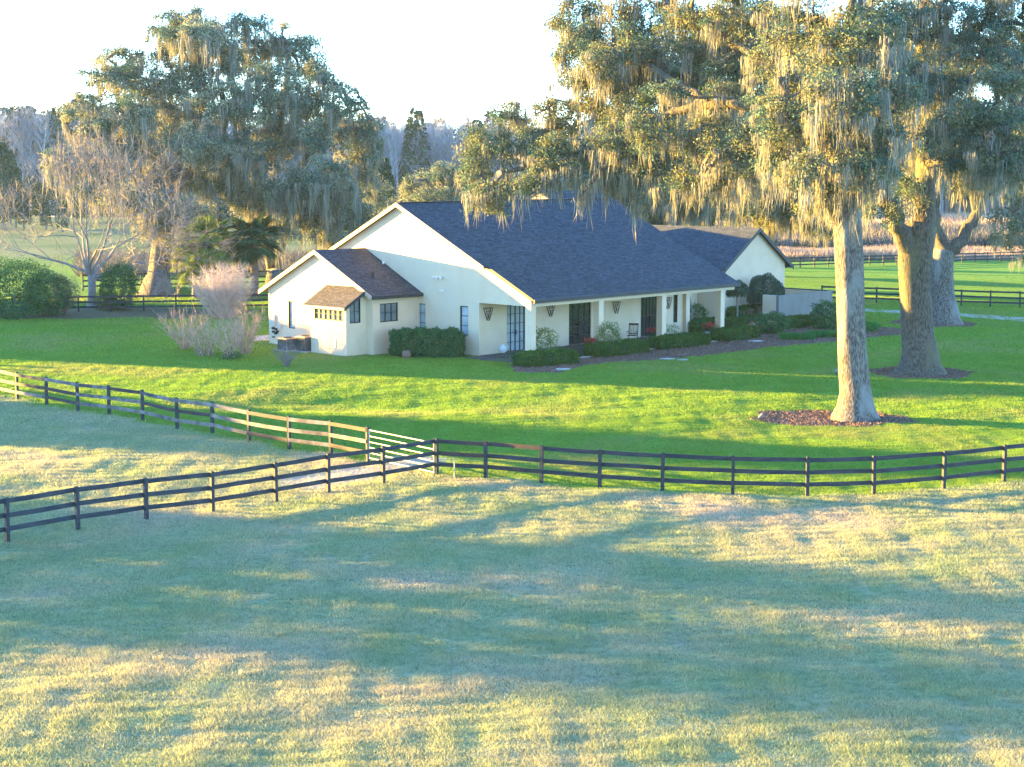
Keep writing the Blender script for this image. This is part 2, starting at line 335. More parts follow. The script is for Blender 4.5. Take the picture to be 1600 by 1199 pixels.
def litter_mask(vx, vy):
    lit_c = np.array(g(80, 489)); lit = (1 - sm(np.hypot((vx - lit_c[0]) / 17, (vy - lit_c[1]) / 6.5) + .15 * noise2(vx, vy, .9, 31), .7, 1.05))
    c2 = np.array(g(440, 530)); return np.maximum(lit, .6 * (1 - sm(np.hypot((vx - c2[0]) / 4, (vy - c2[1]) / 5) + .2 * noise2(vx, vy, 1.2, 32), .5, 1.0)))
lit = litter_mask(vx, vy)
paint(og, 'litter', lit)

# grass blades
def scatter(d0, d1, dens, hh, ww, seed):
    r = np.random.default_rng(seed); a0 = math.radians(18.2); n = int((d1 * d1 - d0 * d0) * a0 * dens)
    d = np.sqrt(r.uniform(d0 * d0, d1 * d1, n)); a = r.uniform(-a0, a0, n); x = d * np.sin(a); y = d * np.cos(a); return x, y, hh, ww
gl, gd = Geo(), Geo(); house_keep = None
for k, (d0, d1, dens, hh, ww) in enumerate(((27, 40, 1500, .07, .012), (40, 55, 1100, .07, .015), (55, 75, 760, .075, .020), (75, 105, 360, .08, .032), (105, 150, 110, .10, .06))):
    x, y, hh, ww = scatter(d0, d1, dens, hh, ww, 100 + k); r = np.random.default_rng(200 + k)
    L_ = lawn_mask(x, y) > r.uniform(.15, .85, len(x)); bare = np.maximum(mulch_mask(x, y), sand_mask(x, y) * .92) > r.uniform(.2, 1, len(x))
    tuft = noise2(x, y, 5, 50) * .5 + noise2(x, y, 1.6, 51) * .5
    keep = ~bare & ~((litter_mask(x, y) > r.uniform(.3, .9, len(x))))
    for sel, gg, hm in ((keep & L_, gl, .85), (keep & ~L_, gd, 1.0)):
        n = sel.sum()
        if not n: continue
        P = np.stack([x[sel], y[sel], hgt(x[sel], y[sel]) - .004], 1)
        gg.blades(P, hh * hm * (1 + .6 * tuft[sel]) * r.uniform(.6, 1.3, n), np.full(n, ww), r, .5)
r = np.random.default_rng(61); nT = 520; a_ = r.uniform(-.31, .31, nT); d_ = np.sqrt(r.uniform(27 ** 2, 66 ** 2, nT)); tx, ty = d_ * np.sin(a_), d_ * np.cos(a_)
for x_, y_, l_ in zip(tx, ty, lawn_mask(tx, ty)):        # coarser tussocks standing out of the pasture
    if l_ > .4: continue
    n = int(r.integers(25, 90)); sp_ = r.uniform(.05, .16); P = np.c_[r.normal(x_, sp_, n), r.normal(y_, sp_, n), np.zeros(n)]; P[:, 2] = hz(x_, y_) - .01; gd.blades(P, r.uniform(.08, .17) * r.uniform(.6, 1.2, n), np.full(n, .014), r, .45)
kind(gl.obj('lawn_grass', M['blade_lawn']), 'stuff', 'short bright green mown grass of the lawn round the house')['category'] = 'grass'
kind(gd.obj('pasture_grass', M['blade_dry']), 'stuff', 'dry patchy pale green and tan grass of the fenced pastures')['category'] = 'grass'
# mulch chips
mc = Geo(); r = np.random.default_rng(5)
pts = []
for c, rx, n in ((T1 + (-1.0, 0), 4.0, 9000), (T2, 3.2, 6000), (T3, 4, 4000)):
    pts.append(np.stack([r.uniform(-rx, rx, n) + c[0], r.uniform(-rx, rx, n) + c[1]], 1))
bp_ = np.array(BED); pts.append(np.stack([r.uniform(bp_[:, 0].min(), bp_[:, 0].max(), 50000), r.uniform(bp_[:, 1].min(), bp_[:, 1].max(), 50000)], 1))
pts = np.concatenate(pts); k = mulch_mask(pts[:, 0], pts[:, 1]) > .5; pts = pts[k]
mc.leaves(np.c_[pts, hgt(pts[:, 0], pts[:, 1]) + .015], .11, .05, r=r)
kind(mc.obj('mulch', M['mulch']), 'stuff', 'reddish brown mulch chips round the oaks and in the porch bed')['category'] = 'mulch'
# drives and paths
def strip(name, L, R, m, z=.02):
    s = Geo(); L = [g(*p) for p in L]; R = [g(*p) for p in R]
    for a, b, c, d in zip(L[:-1], L[1:], R[1:], R[:-1]): s.hexa([(*p, -.1) for p in (a, b, c, d)], [(*p, z) for p in (a, b, c, d)])
    return kind(s.obj(name, m), 'structure')
strip('driveway', [(1290, 486), (1345, 487), (1440, 491), (1530, 497), (1640, 506)], [(1290, 482), (1345, 483), (1440, 487), (1530, 492), (1640, 499)], M['concrete'])
strip('path', [(395, 533), (424, 532)], [(399, 525), (424, 524)], M['concrete'])
strip('path', [(0, 337), (60, 338), (120, 340)], [(0, 333), (60, 334), (120, 336)], M['concrete'], .05)
for (px, py), rr_, lb in (((1043, 562), .26, 'pale flat stepping stone in the lawn below the third porch hedge'), ((1067, 563.5), .2, 'small pale stepping stone just right of another in the lawn edge'), ((880, 578), .24, 'pale flat stone lying in the lawn under the nearest boxwood hedge'), ((1181, 534), .28, 'pale stepping stone in the mulch right of the last porch hedge')):
    x, y = g(px, py); s = Geo(); a = np.arange(9) / 9 * 6.283; q = rr_ * (1 + .15 * np.sin(3 * a + px))
    for k in range(9):
        k2 = (k + 1) % 9; s.add([(x, y, .09), (x + q[k] * 1.6 * np.cos(a[k]), y + q[k] * np.sin(a[k]), .07), (x + q[k2] * 1.6 * np.cos(a[k2]), y + q[k2] * np.sin(a[k2]), .07)], [(0, 1, 2)])
        s.ply([(x + q[k] * 1.6 * np.cos(a[k]), y + q[k] * np.sin(a[k]), -.1), (x + q[k2] * 1.6 * np.cos(a[k2]), y + q[k2] * np.sin(a[k2]), -.1), (x + q[k2] * 1.6 * np.cos(a[k2]), y + q[k2] * np.sin(a[k2]), .07), (x + q[k] * 1.6 * np.cos(a[k]), y + q[k] * np.sin(a[k]), .07)])
    tag(s.obj('stepping_stone', M['concrete']), lb, 'stone', 'stepping stones by the porch bed')
# ------------------------------------------------------------------ the house (local x runs along the porch, local y along the gable wall)
HA = .815; HO = np.array([1.07, 96.8]); HU = np.array([math.cos(HA), math.sin(HA)]); HV = np.array([-math.sin(HA), math.cos(HA)])
def hw(u, v): return HO + u * HU + v * HV
house = thing('house', 'single storey cream stucco house with dark shingle gable roofs and a columned porch', 'house', (*HO, 0), HA)
def wallgrid(axis, pos, th, h0, h1, z0, top, holes, breaks=()):
    """wall in a plane; axis 'u' = plane of constant u running along v; holes are (h0,h1,z0,z1)"""
    s = Geo(); hs = sorted({h0, h1, *breaks, *[x for o in holes for x in o[:2]]}); hs = [h for h in hs if h0 <= h <= h1]
    def P(h, d, z): return (pos + d, h, z) if axis == 'u' else (h, pos + d, z)
    for a, b in zip(hs[:-1], hs[1:]):
        ta, tb = top(a + 1e-6), top(b - 1e-6); m = (a + b) / 2
        cuts = sorted([o for o in holes if o[0] < m < o[1]], key=lambda o: o[2]); z = z0; segs = []
        for o in cuts:
            if o[2] > z: segs.append((z, z, o[2], o[2]))
            z = o[3]
        segs.append((z, z, ta, tb))
        for za, zb, zc, zd in segs:
            if axis == 'u': s.hexa([P(a, 0, za), P(a, th, za), P(b, th, zb), P(b, 0, zb)], [P(a, 0, zc), P(a, th, zc), P(b, th, zd), P(b, 0, zd)])
            else: s.hexa([P(a, 0, za), P(b, 0, zb), P(b, th, zb), P(a, th, za)], [P(a, 0, zc), P(b, 0, zd), P(b, th, zd), P(a, th, zc)])
    return s
SL = (8.82 - 3.62) / 10.75
def roofz(v): return 3.62 + SL * v if v <= 10.75 else 8.82 - SL * (v - 10.75)
def win(axis, pos, h0, h1, z0, z1, cols, rows, glass, name='window', depth=.09, out=-1, fw=.05, bw=.028, handle=False, label=None, slant=None):
    """window in a hole: frame with glazing bars, glass set behind it; out is the side that faces outdoors"""
    zt = (lambda h: z1) if slant is None else slant
    def P(h, d, z): return (pos - out * d, h, z) if axis == 'u' else (h, pos - out * d, z)
    f = Geo()
    def piece(ha, hb, za, zb, d0, d1, sl=False):
        a, b = (min(d0, d1), max(d0, d1))
        A = [P(ha, a, za), P(hb, a, za), P(hb, b, za), P(ha, b, za)]; t0 = zt(ha) if sl else zb; t1 = zt(hb) if sl else zb
        f.hexa(A, [P(ha, a, t0), P(hb, a, t1), P(hb, b, t1), P(ha, b, t0)])
    piece(h0, h0 + fw, z0, z1, depth - .05, depth + .03, True); piece(h1 - fw, h1, z0, z1, depth - .05, depth + .03, True); piece(h0 + fw, h1 - fw, z0, z0 + fw, depth - .05, depth + .03)
    a, b = h0 + fw, h1 - fw
    A = [P(a, depth - .05, zt(a) - fw), P(b, depth - .05, zt(b) - fw), P(b, depth + .03, zt(b) - fw), P(a, depth + .03, zt(a) - fw)]
    f.hexa(A, [P(a, depth - .05, zt(a)), P(b, depth - .05, zt(b)), P(b, depth + .03, zt(b)), P(a, depth + .03, zt(a))])
    for k in range(1, cols):
        h = h0 + (h1 - h0) * k / cols; wd = bw * (1.7 if handle and k * 2 == cols else 1); piece(h - wd / 2, h + wd / 2, z0 + fw, zt(h) - fw * .9, depth - .035, depth + .015)
    zref = min(zt(h0), zt(h1)) if slant is None else (zt(h0) + zt(h1)) / 2
    for k in range(1, rows):
        z = z0 + (zref - z0) * k / rows
        ha, hb = h0 + fw, h1 - fw
        if slant is not None:
            hs = [h for h in np.linspace(ha, hb, 40) if zt(h) - fw > z + .02]; 
            if not hs: continue
            ha, hb = min(hs), max(hs)
        piece(ha, hb, z - bw / 2, z + bw / 2, depth - .03, depth + .01)
    fo = f.obj(name, M['frame'], house, label)
    q = Geo(); d = depth + .02
    q.ply([P(a, d, z0 + fw), P(b, d, z0 + fw), P(b, d, zt(b) - fw), P(a, d, zt(a) - fw)]); q.obj('glass', glass, fo)
    if handle:
        hh = Geo(); hm = (h0 + h1) / 2; za = z0 + 1.0; A = sorted((depth - .12, depth - .055))
        lo = [P(hm - .06, A[0], za), P(hm + .0, A[0], za), P(hm + .0, A[1], za), P(hm - .06, A[1], za)]; hh.hexa(lo, [(x, y, z + .28) for x, y, z in lo]); hh.obj('handle', M['iron'], fo)
    return fo
# walls
gabletop = lambda v: roofz(v) - .16
Geo_ = wallgrid('u', 0, .28, .0, 21.4, -.3, gabletop, [(.45, 4.09, -.4, 3.12), (5.0, 5.68, 1.14, 2.87), (8.6, 9.28, 1.09, 2.82)], (10.75,)); Geo_.obj('gable_wall', M['stucco'], house)
win('u', 0, 5.0, 5.68, 1.14, 2.87, 1, 3, M['glass_pale']); win('u', 0, 8.6, 9.28, 1.09, 2.82, 1, 3, M['glass_pale'])
back = wallgrid('v', 4.1, .25, .28, 19.75, 0, lambda h: 3.5, [(2.35, 3.95, .06, 2.85), (7.9, 9.98, .06, 2.76), (14.9, 17.0, .06, 2.70), (18.3, 18.75, .75, 2.6)])
back.obj('porch_wall', M['stucco'], house)
win('v', 4.1, 2.35, 3.95, .06, 2.85, 4, 5, M['glass_pale'], 'glass_door', handle=True); win('v', 4.1, 7.9, 9.98, .06, 2.76, 4, 5, M['glass_dark'], 'glass_door', handle=True)
win('v', 4.1, 14.9, 17.0, .06, 2.70, 6, 2, M['glass_dark'], 'glass_door', handle=True); win('v', 4.1, 18.3, 18.75, .75, 2.6, 1, 3, M['glass_dark'])
s = Geo(); s.box((19.35, 3.85, 0), (19.75, 4.098, 3.45)); s.box((19.2, 4.36, -.3), (19.4, 21.4, 3.4)); s.obj('end_wall', M['stucco'], house)
wallgrid('u', 19.42, .2, 4.36, 21.4, 3.40, gabletop, [], (10.75,)).obj('far_gable_wall', M['stucco'], house)
Geo().box((.28, 21.1, -.3), (19.2, 21.4, 3.3)).obj('rear_wall', M['stucco'], house)
for u in (0.0, 5.93, 11.92, 17.95):
    s = Geo(); s.box((u, .003, -.1), (u + .42, .447, 3.10)); s.obj('column', M['stucco'], house) if u else None
s = Geo(); s.box((.284, .003, -.1), (.42, .447, 3.1)); s.obj('column', M['stucco'], house)
Geo().box((.283, .0, 3.10), (19.4, .45, 3.50)).obj('porch_beam', M['stucco'], house)
Geo().box((.283, .453, 3.35), (19.4, 4.095, 3.42)).obj('porch_ceiling', M['stucco'], house)
Geo().box((.02, -.55, -.2), (19.75, 4.09, .055)).obj('porch_floor', M['slate'], house); Geo().box((.6, -.88, -.2), (19.75, -.555, .05)).obj('porch_edge', M['concrete'], house)
Geo().box((-1.3, .2, -.2), (.018, 4.1, .04)).obj('side_paving', M['slate'], house)
# main roof
def slab(s, pts, th=.13):
    lo = [(x, y, z - th) for x, y, z in pts]; s.hexa(lo, pts); return s
s = Geo(); R3 = roofz(3.4)
slab(s, [(0.0, -.18, 3.62 - .18 * SL), (19.62, -.18, 3.62 - .18 * SL), (19.62, 3.4, R3), (0.0, 3.4, R3)])
slab(s, [(-.32, 3.402, R3), (19.62, 3.402, R3), (19.62, 10.75, 8.82), (-.32, 10.75, 8.82)])
s.obj('roof', M['shingle_u'], house)
s = Geo(); slab(s, [(-.32, 10.752, 8.82), (19.62, 10.752, 8.82), (19.62, 22, roofz(22)), (-.32, 22, roofz(22))]); s.obj('rear_roof', M['shingle_u'], house)
s = Geo(); s.bar((-.1, 10.75, 8.835), (19.6, 10.75, 8.835), .28, .05); s.obj('ridge_cap', M['shingle_u'], house)
s = Geo(); slab(s, [(15.9, 11.5, 8.14), (22.4, 11.5, 8.14), (22.4, 14, 9.36), (15.9, 14, 9.36)]); slab(s, [(15.9, 14.002, 9.36), (22.4, 14.002, 9.36), (22.4, 20, 6.44), (15.9, 20, 6.44)]); s.obj('upper_roof', M['shingle_u'], house)
s = Geo(); s.hexa([(16.0, 11.9, 7.4), (16.2, 11.9, 7.4), (16.2, 16.1, 6.5), (16.0, 16.1, 6.5)], [(16.0, 11.9, 8.2), (16.2, 11.9, 8.2), (16.2, 14.0, 9.22), (16.0, 14.0, 9.22)])
s.hexa([(16.0, 14, 6), (16.2, 14, 6), (16.2, 20, 6), (16.0, 20, 6)], [(16.0, 14, 9.21), (16.2, 14, 9.21), (16.2, 19.9, 6.3), (16.0, 19.9, 6.3)]); s.box((21.9, 11.9, 0), (22.1, 20, 6.2)); s.obj('upper_gable', M['stucco'], house)
# fascias
def rake(name, u, pts, m, ht=.24, th=.05):
    s = Geo()
    for (v0, z0), (v1, z1) in zip(pts[:-1], pts[1:]): s.hexa([(u, v0, z0 - ht), (u + th, v0, z0 - ht), (u + th, v1, z1 - ht), (u, v1, z1 - ht)], [(u, v0, z0 + .012), (u + th, v0, z0 + .012), (u + th, v1, z1 + .012), (u, v1, z1 + .012)])
    return s.obj(name, m, house)
rake('rake_board', -.372, [(3.4, R3), (10.75, 8.82), (22, roofz(22))], M['fascia'])
rake('rake_trim', -.012, [(-.18, 3.62 - .18 * SL), (3.4, R3)], M['dark_trim'], .10, .008)
rake('far_rake_board', 19.623, [(-.18, 3.62 - .18 * SL), (10.75, 8.82), (22, roofz(22))], M['dark_trim'], .22)
s = Geo(); s.box((.0, -.30, 3.33), (19.66, -.185, 3.53)); s.box((.0, -.30, 3.31), (19.66, .0, 3.328)); s.obj('gutter', M['dark_trim'], house)
# flood lights and marks on the gable wall
for v, z in ((7.35, 4.45), (12.35, 5.15)):
    s = Geo(); s.box((-.06, v - .22, z - .04), (-.002, v + .22, z + .06)); 
    for dv in (-.3, .05, .3): s.tube([(-.06, v + dv * .6, z), (-.16, v + dv, z + .03), (-.28, v + dv * 1.1, z - .02)], [.03, .045, .07], 8)
    s.obj('floodlight', M['white'], house)
Geo().box((-.05, 6.95, 3.66), (-.002, 7.35, 3.72)).obj('vent_hood', M['white'], house)
# left wing
WU = -3.79
def wz(v): return 6.0 - .495 * abs(v - 13.95)
wallgrid('u', WU, .25, 9.1, 18.76, -.5, lambda v: wz(v) - .15, [(9.66, 12.79, -.6, 3.0), (16.2, 16.85, 1.09, 2.79)], (13.95,)).obj('wing_wall', M['stucco'], house)
win('u', WU, 16.2, 16.85, 1.09, 2.79, 1, 3, M['glass_pale'])
wallgrid('v', 9.1, .25, WU + .252, -.002, -.3, lambda h: 3.35, [(-3.22, -1.77, 1.88, 2.98)]).obj('wing_side_wall', M['stucco'], house)
win('v', 9.1, -3.22, -1.77, 1.88, 2.98, 3, 2, M['glass'])
Geo().box((WU + .252, 18.5, -.5), (-.002, 18.76, 3.3)).obj('wing_end_wall', M['stucco'], house)
s = Geo(); slab(s, [(-4.08, 8.85, wz(8.85)), (-.004, 8.85, wz(8.85)), (-.004, 13.95, 6.0), (-4.08, 13.95, 6.0)]); slab(s, [(-4.08, 13.952, 6.0), (-.004, 13.952, 6.0), (-.004, 19.35, wz(19.35)), (-4.08, 19.35, wz(19.35))]); s.obj('wing_roof', M['shingle_u'], house)
rake('rake_board', -4.132, [(8.85, wz(8.85)), (13.95, 6.0), (19.35, wz(19.35))], M['fascia'])
Geo().box((-4.08, 8.76, 3.27), (-.004, 8.845, 3.47)).obj('gutter', M['dark_trim'], house)
s = Geo(); s.tube([(-2.2, 10.8, 4.3), (-2.2, 10.8, 4.75)], [.06, .06], 10); s.tube([(-2.2, 10.8, 4.42), (-2.2, 10.8, 4.46)], [.16, .12], 10); s.obj('vent_pipe', M['iron'], house)
s = Geo(); s.tube([(-2.5, 18.6, 3.6), (-2.5, 18.6, 4.25), (-2.5, 18.75, 4.42), (-2.5, 18.95, 4.3)], [.05] * 4, 8); s.obj('gooseneck_pipe', M['white'], house)
# bay
BU = -5.40
wallgrid('u', BU, .22, 9.65, 12.8, -.3, lambda v: 2.86, [(9.85, 12.45, 2.03, 2.76)]).obj('bay_wall', M['stucco'], house)
win('u', BU, 9.85, 12.45, 2.03, 2.76, 6, 2, M['glass'], depth=.07)
def bz(u): return 2.86 + (3.94 - 2.86) / (5.68 - 3.79) * (u + 5.68)
def bayside(v, hole):
    return wallgrid('v', v, .2, BU + .222, WU - .002, -.3, lambda u: bz(u) - .12, hole, np.linspace(-5.1, -4.4, 2).tolist())
s = wallgrid('v', 9.65, .2, BU + .222, -5.1, -.3, lambda u: bz(u) - .12, []); t2 = wallgrid('v', 9.65, .2, -5.1, -4.25, -.3, lambda u: 1.9, []); t3 = wallgrid('v', 9.65, .2, -4.25, WU - .002, -.3, lambda u: bz(u) - .12, [])
for q in (t2, t3): s.add(np.concatenate(q.v), np.concatenate(q.q))
s.hexa([(-5.1, 9.65, bz(-5.1) - .2), (-4.25, 9.65, bz(-4.25) - .2), (-4.25, 9.85, bz(-4.25) - .2), (-5.1, 9.85, bz(-5.1) - .2)], [(-5.1, 9.65, bz(-5.1) - .12), (-4.25, 9.65, bz(-4.25) - .12), (-4.25, 9.85, bz(-4.25) - .12), (-5.1, 9.85, bz(-5.1) - .12)])
s.obj('bay_side_wall', M['stucco'], house)
win('v', 9.65, -5.1, -4.25, 1.9, bz(-4.25) - .2, 2, 2, M['glass'], slant=lambda h: bz(h) - .2, depth=.07)
wallgrid('v', 12.6, .2, BU + .222, WU - .002, -.3, lambda u: bz(u) - .12, []).obj('bay_side_wall', M['stucco'], house)
s = Geo(); slab(s, [(-5.68, 9.45, bz(-5.68)), (WU - .004, 9.45, bz(WU)), (WU - .004, 13.2, bz(WU)), (-5.68, 13.2, bz(-5.68))], .09); s.obj('bay_roof', M['shingle_bay'], house)
s = Geo(); s.box((-5.73, 9.45, 2.70), (-5.685, 13.2, 2.85)); s.obj('bay_fascia', M['fascia'], house)
s = Geo(); s.hexa([(-5.73, 9.395, 2.66), (WU - .29, 9.395, bz(WU - .29) - .2), (WU - .29, 9.445, bz(WU - .29) - .2), (-5.73, 9.445, 2.66)], [(-5.73, 9.395, 2.87), (WU - .29, 9.395, bz(WU - .29) + .015), (WU - .29, 9.445, bz(WU - .29) + .015), (-5.73, 9.445, 2.87)]); s.obj('bay_rake_board', M['dark_trim'], house)
Geo().box((BU - .04, 10.55, .45), (BU - .002, 10.72, 1.0)).obj('wall_grille', M['white'], house)
# meters
Geo().box((WU - .12, 18.1, 1.2), (WU - .002, 18.5, 1.85)).obj('meter_panel', M['meter'], house)
for v, zs in ((18.25, ((1.0, .09), (.78, .07), (.45, .05))), (18.0, ((.95, .08), (.72, .1))), (17.85, ((.82, .07),))):
    s = Geo(); s.bar((WU - .05, v, .4), (WU - .05, v, 1.2), .03, .03)
    for z, a in zs: s.tube([(WU - .002, v, z), (WU - .16, v, z)], [a, a * .9], 9)
    s.obj('meter_pipe', M['iron'], house)
for v, za, zb in ((17.6, .1, 1.6), (17.2, .3, 1.5)): s = Geo(); s.bar((WU - .04, v, za), (WU - .04, v, zb), .03, .03); s.obj('conduit', M['meter'], house)
Geo().box((WU - .1, 17.5, 1.0), (WU - .062, 17.75, 1.3)).obj('junction_box', M['meter'], house)
# right wing
RU = 33.05
def rz_(u): return 6.52 - .665 * abs(u - RU)
wallgrid('v', 8.0, .25, 29.3, 36.8, -.6, lambda u: rz_(u) - .15, [], (RU,)).obj('right_wing_wall', M['stucco'], house)
Geo().box((29.3, 8.252, -.6), (29.55, 30, 3.85)).obj('right_wing_side_wall', M['stucco'], house); Geo().box((36.55, 8.252, -.6), (36.8, 30, 3.85)).obj('right_wing_side_wall', M['stucco'], house)
s = Geo(); slab(s, [(28.75, 7.7, rz_(28.75)), (RU, 7.7, 6.52), (RU, 30, 6.52), (28.75, 30, rz_(28.75))]); slab(s, [(RU + .002, 7.7, 6.52), (37.5, 7.7, rz_(37.5)), (37.5, 30, rz_(37.5)), (RU + .002, 30, 6.52)]); s.obj('right_wing_roof', M['shingle_v'], house)
s = Geo()
for a, b in ((28.75, RU), (RU, 37.5)): s.hexa([(a, 7.645, rz_(a) - .27), (b, 7.645, rz_(b) - .27), (b, 7.695, rz_(b) - .27), (a, 7.695, rz_(a) - .27)], [(a, 7.645, rz_(a) + .012), (b, 7.645, rz_(b) + .012), (b, 7.695, rz_(b) + .012), (a, 7.695, rz_(a) + .012)])
s.obj('rake_board', M['dark_trim'], house)
# link between the blocks
Geo().box((19.4, 10.5, -.3), (29.3, 10.75, 3.2)).obj('link_wall', M['stucco'], house)
s = Geo(); slab(s, [(19.4, 10.1, 3.3), (29.3, 10.1, 3.3), (29.3, 15, 4.6), (19.4, 15, 4.6)]); s.obj('link_roof', M['shingle_u'], house)
s = Geo(); slab(s, [(16.5, 21.9, 3.4), (27.8, 21.9, 3.4), (27.8, 26, 7.5), (16.5, 26, 7.5)]); slab(s, [(16.5, 26.002, 7.5), (27.8, 26.002, 7.5), (27.8, 34.2, 3.4), (16.5, 34.2, 3.4)]); s.obj('added_shade_roof', M['shingle_u'], house)  # hidden rear block, added so its shadow covers most of the right wing roof
s = Geo(); s.hexa([(27.3, 22.2, -.3), (27.5, 22.2, -.3), (27.5, 26, -.3), (27.3, 26, -.3)], [(27.3, 22.2, 3.35), (27.5, 22.2, 3.35), (27.5, 26, 7.3), (27.3, 26, 7.3)]); s.hexa([(27.3, 26.0, -.3), (27.5, 26.0, -.3), (27.5, 34, -.3), (27.3, 34, -.3)], [(27.3, 26.0, 7.3), (27.5, 26.0, 7.3), (27.5, 34, 3.35), (27.3, 34, 3.35)]); s.box((16.7, 22.2, -.3), (16.9, 34, 3.3)); s.obj('added_shade_wall', M['stucco'], house)
for u in (6.14, 12.13):
    s = Geo(); s.bar((u, -.04, .05), (u, -.04, 3.3), .07, .07); s.obj('drain_pipe', M['stucco'], house)
# courtyard wall
cw = thing('courtyard_wall', 'low grey streaked stucco courtyard wall beside the right wing', 'wall', (*HO, 0), HA)
Geo().box((29.85, 3.7, -.8), (36.7, 3.95, 1.93)).obj('front_wall', M['stucco_grey'], cw); Geo().box((36.45, 3.952, -.8), (36.7, 7.99, 1.9)).obj('side_wall', M['stucco'], cw)
Geo().box((29.85, 3.952, -.8), (30.1, 5.1, 1.93)).obj('return_wall', M['stucco'], cw); Geo().box((36.42, 3.98, 1.903), (36.73, 7.97, 1.96)).obj('coping', M['dark_trim'], cw)
# triangular wall lanterns
for (px, py), lb in (((763, 490), 'black wire triangular lantern left of the first glass door'), ((860.5, 484), 'black wire triangular lantern between the first and second glass doors'), ((963.5, 480), 'black wire triangular lantern above the rocking chair'), ((1044, 473), 'black wire triangular lantern beside the third glass door')):
    r_ = ray(px, py); tt = (4.1 - .12 + HO @ HV) / (r_[:2] @ HV); p3 = r_ * tt; uu = (p3[:2] - HO) @ HU; z = p3[2] + CH
    t = thing('wall_lantern', lb, 'lantern', (*hw(uu, 3.98), z), HA, 'triangular lanterns on the porch wall')
    s = Geo(); K = [(-.3, .32), (.3, .32), (0, -.40)]
    for dy in (-.09, .09):
        for a, b in ((0, 1), (1, 2), (2, 0)): s.bar((K[a][0], dy, K[a][1]), (K[b][0], dy * (0 if False else 1), K[b][1]), .03, .03)
    for x_, z_ in K: s.bar((x_, -.09, z_), (x_ + .001, .115, z_), .03, .03)
    for x_ in (-.12, 0, .12): s.bar((x_, -.09, .32), (x_ * .2, -.09, -.3), .018, .018)
    for z_ in (.12, -.06): s.bar((-.3 * (z_ + .4) / .72, -.09, z_), (.3 * (z_ + .4) / .72, -.09, z_), .018, .018)
    s.obj('cage', M['iron'], t); b = Geo(); b.lathe([(.001, -.08), (.05, -.02), (.05, .08), (.02, .14), (.001, .15)], n=10); b.obj('bulb', M['white'], t)
# air conditioners
for (u_, v_), lb, r_, h_ in (((-5.75, 14.55), 'grey air conditioning unit nearer the meter panel', .42, .80), ((-5.35, 13.35), 'taller air conditioning unit against the bay wall', .40, .95)):
    t = thing('air_conditioner', lb, 'air conditioner', (*hw(u_, v_), 0), HA, 'air conditioning units')
    s = Geo(); s.box((-r_, -r_, .08), (r_, r_, h_ - .06)); s.obj('body', M['ac'], t)
    f = Geo()
    for k in range(9):
        x_ = -r_ + .04 + k * (2 * r_ - .08) / 8; f.box((x_ - .012, -r_ - .035, .1), (x_ + .012, -r_ - .002, h_ - .08)); f.box((-r_ - .035, x_ - .012, .1), (-r_ - .002, x_ + .012, h_ - .08))
    f.obj('louvres', M['dark_trim'], t); Geo().box((-r_ - .05, -r_ - .05, h_ - .058), (r_ + .05, r_ + .05, h_)).obj('lid', M['ac'], t); Geo().box((-r_ - .12, -r_ - .12, -.1), (r_ + .12, r_ + .12, .078)).obj('base', M['concrete'], t)
    gr = Geo(); gr.lathe([(.30, h_ + .003), (.30, h_ + .03), (.27, h_ + .03), (.27, h_ + .003)], n=20)
    for k in range(4): a = k * math.pi / 4; gr.bar((-.28 * math.cos(a), -.28 * math.sin(a), h_ + .02), (.28 * math.cos(a), .28 * math.sin(a), h_ + .02), .015, .015)
    gr.obj('fan_guard', M['iron'], t)
# porch things
t = tag(Geo().lathe([(.001, 0), (.13, .0), (.14, .03), (.22, .12), (.26, .24), (.23, .36), (.13, .44), (.11, .48), (.17, .53), (.16, .55), (.09, .48), (.001, .46)], n=24).obj('urn', M['white'], smooth=True), 'white glazed urn on the paving at the porch end', 'urn'); t.location = (*g(785.5, 553), .04)
for dy in (-1, 1):
    h = Geo(); h.tube([(dy * .13, 0, .50), (dy * .28, 0, .47), (dy * .31, 0, .36), (dy * .25, 0, .28)], [.02] * 4, 8); h.obj('handle', M['white'], t)
def rocking_chair(loc, rz):
    t = thing('rocking_chair', 'dark wooden rocking chair on the porch between the shrub and the third door', 'rocking chair', loc, rz)
    for x in (-.28, .28):
        s = Geo(); P = [(x, y, .02 + .22 * (y * y)) for y in np.linspace(-.5, .5, 9)]; s.tube(P, [.022] * 9, 6); s.obj('rocker', M['iron'], t)
        s = Geo(); s.bar((x, -.24, .05), (x, -.24, .62), .045, .045); s.obj('front_leg', M['iron'], t)
        s = Geo(); s.bar((x, .24, .05), (x, .46, 1.15), .045, .045); s.obj('rear_post', M['iron'], t)
        s = Geo(); s.bar((x, -.32, .64), (x, .34, .66), .07, .03); s.obj('armrest', M['iron'], t)
    s = Geo(); s.box((-.28, -.26, .40), (.28, .27, .44)); s.obj('seat', M['iron'], t)
    s = Geo(); 
    for x in np.linspace(-.2, .2, 5): s.bar((x, .27, .46), (x, .44, 1.05), .03, .02)
    s.bar((-.28, .45, 1.08), (.28, .45, 1.08), .03, .12); s.bar((-.28, .3, .5), (.28, .3, .5), .03, .05); s.obj('backrest', M['iron'], t)
rocking_chair((*hw(12.1, 2.5), .055), HA + math.radians(-62))
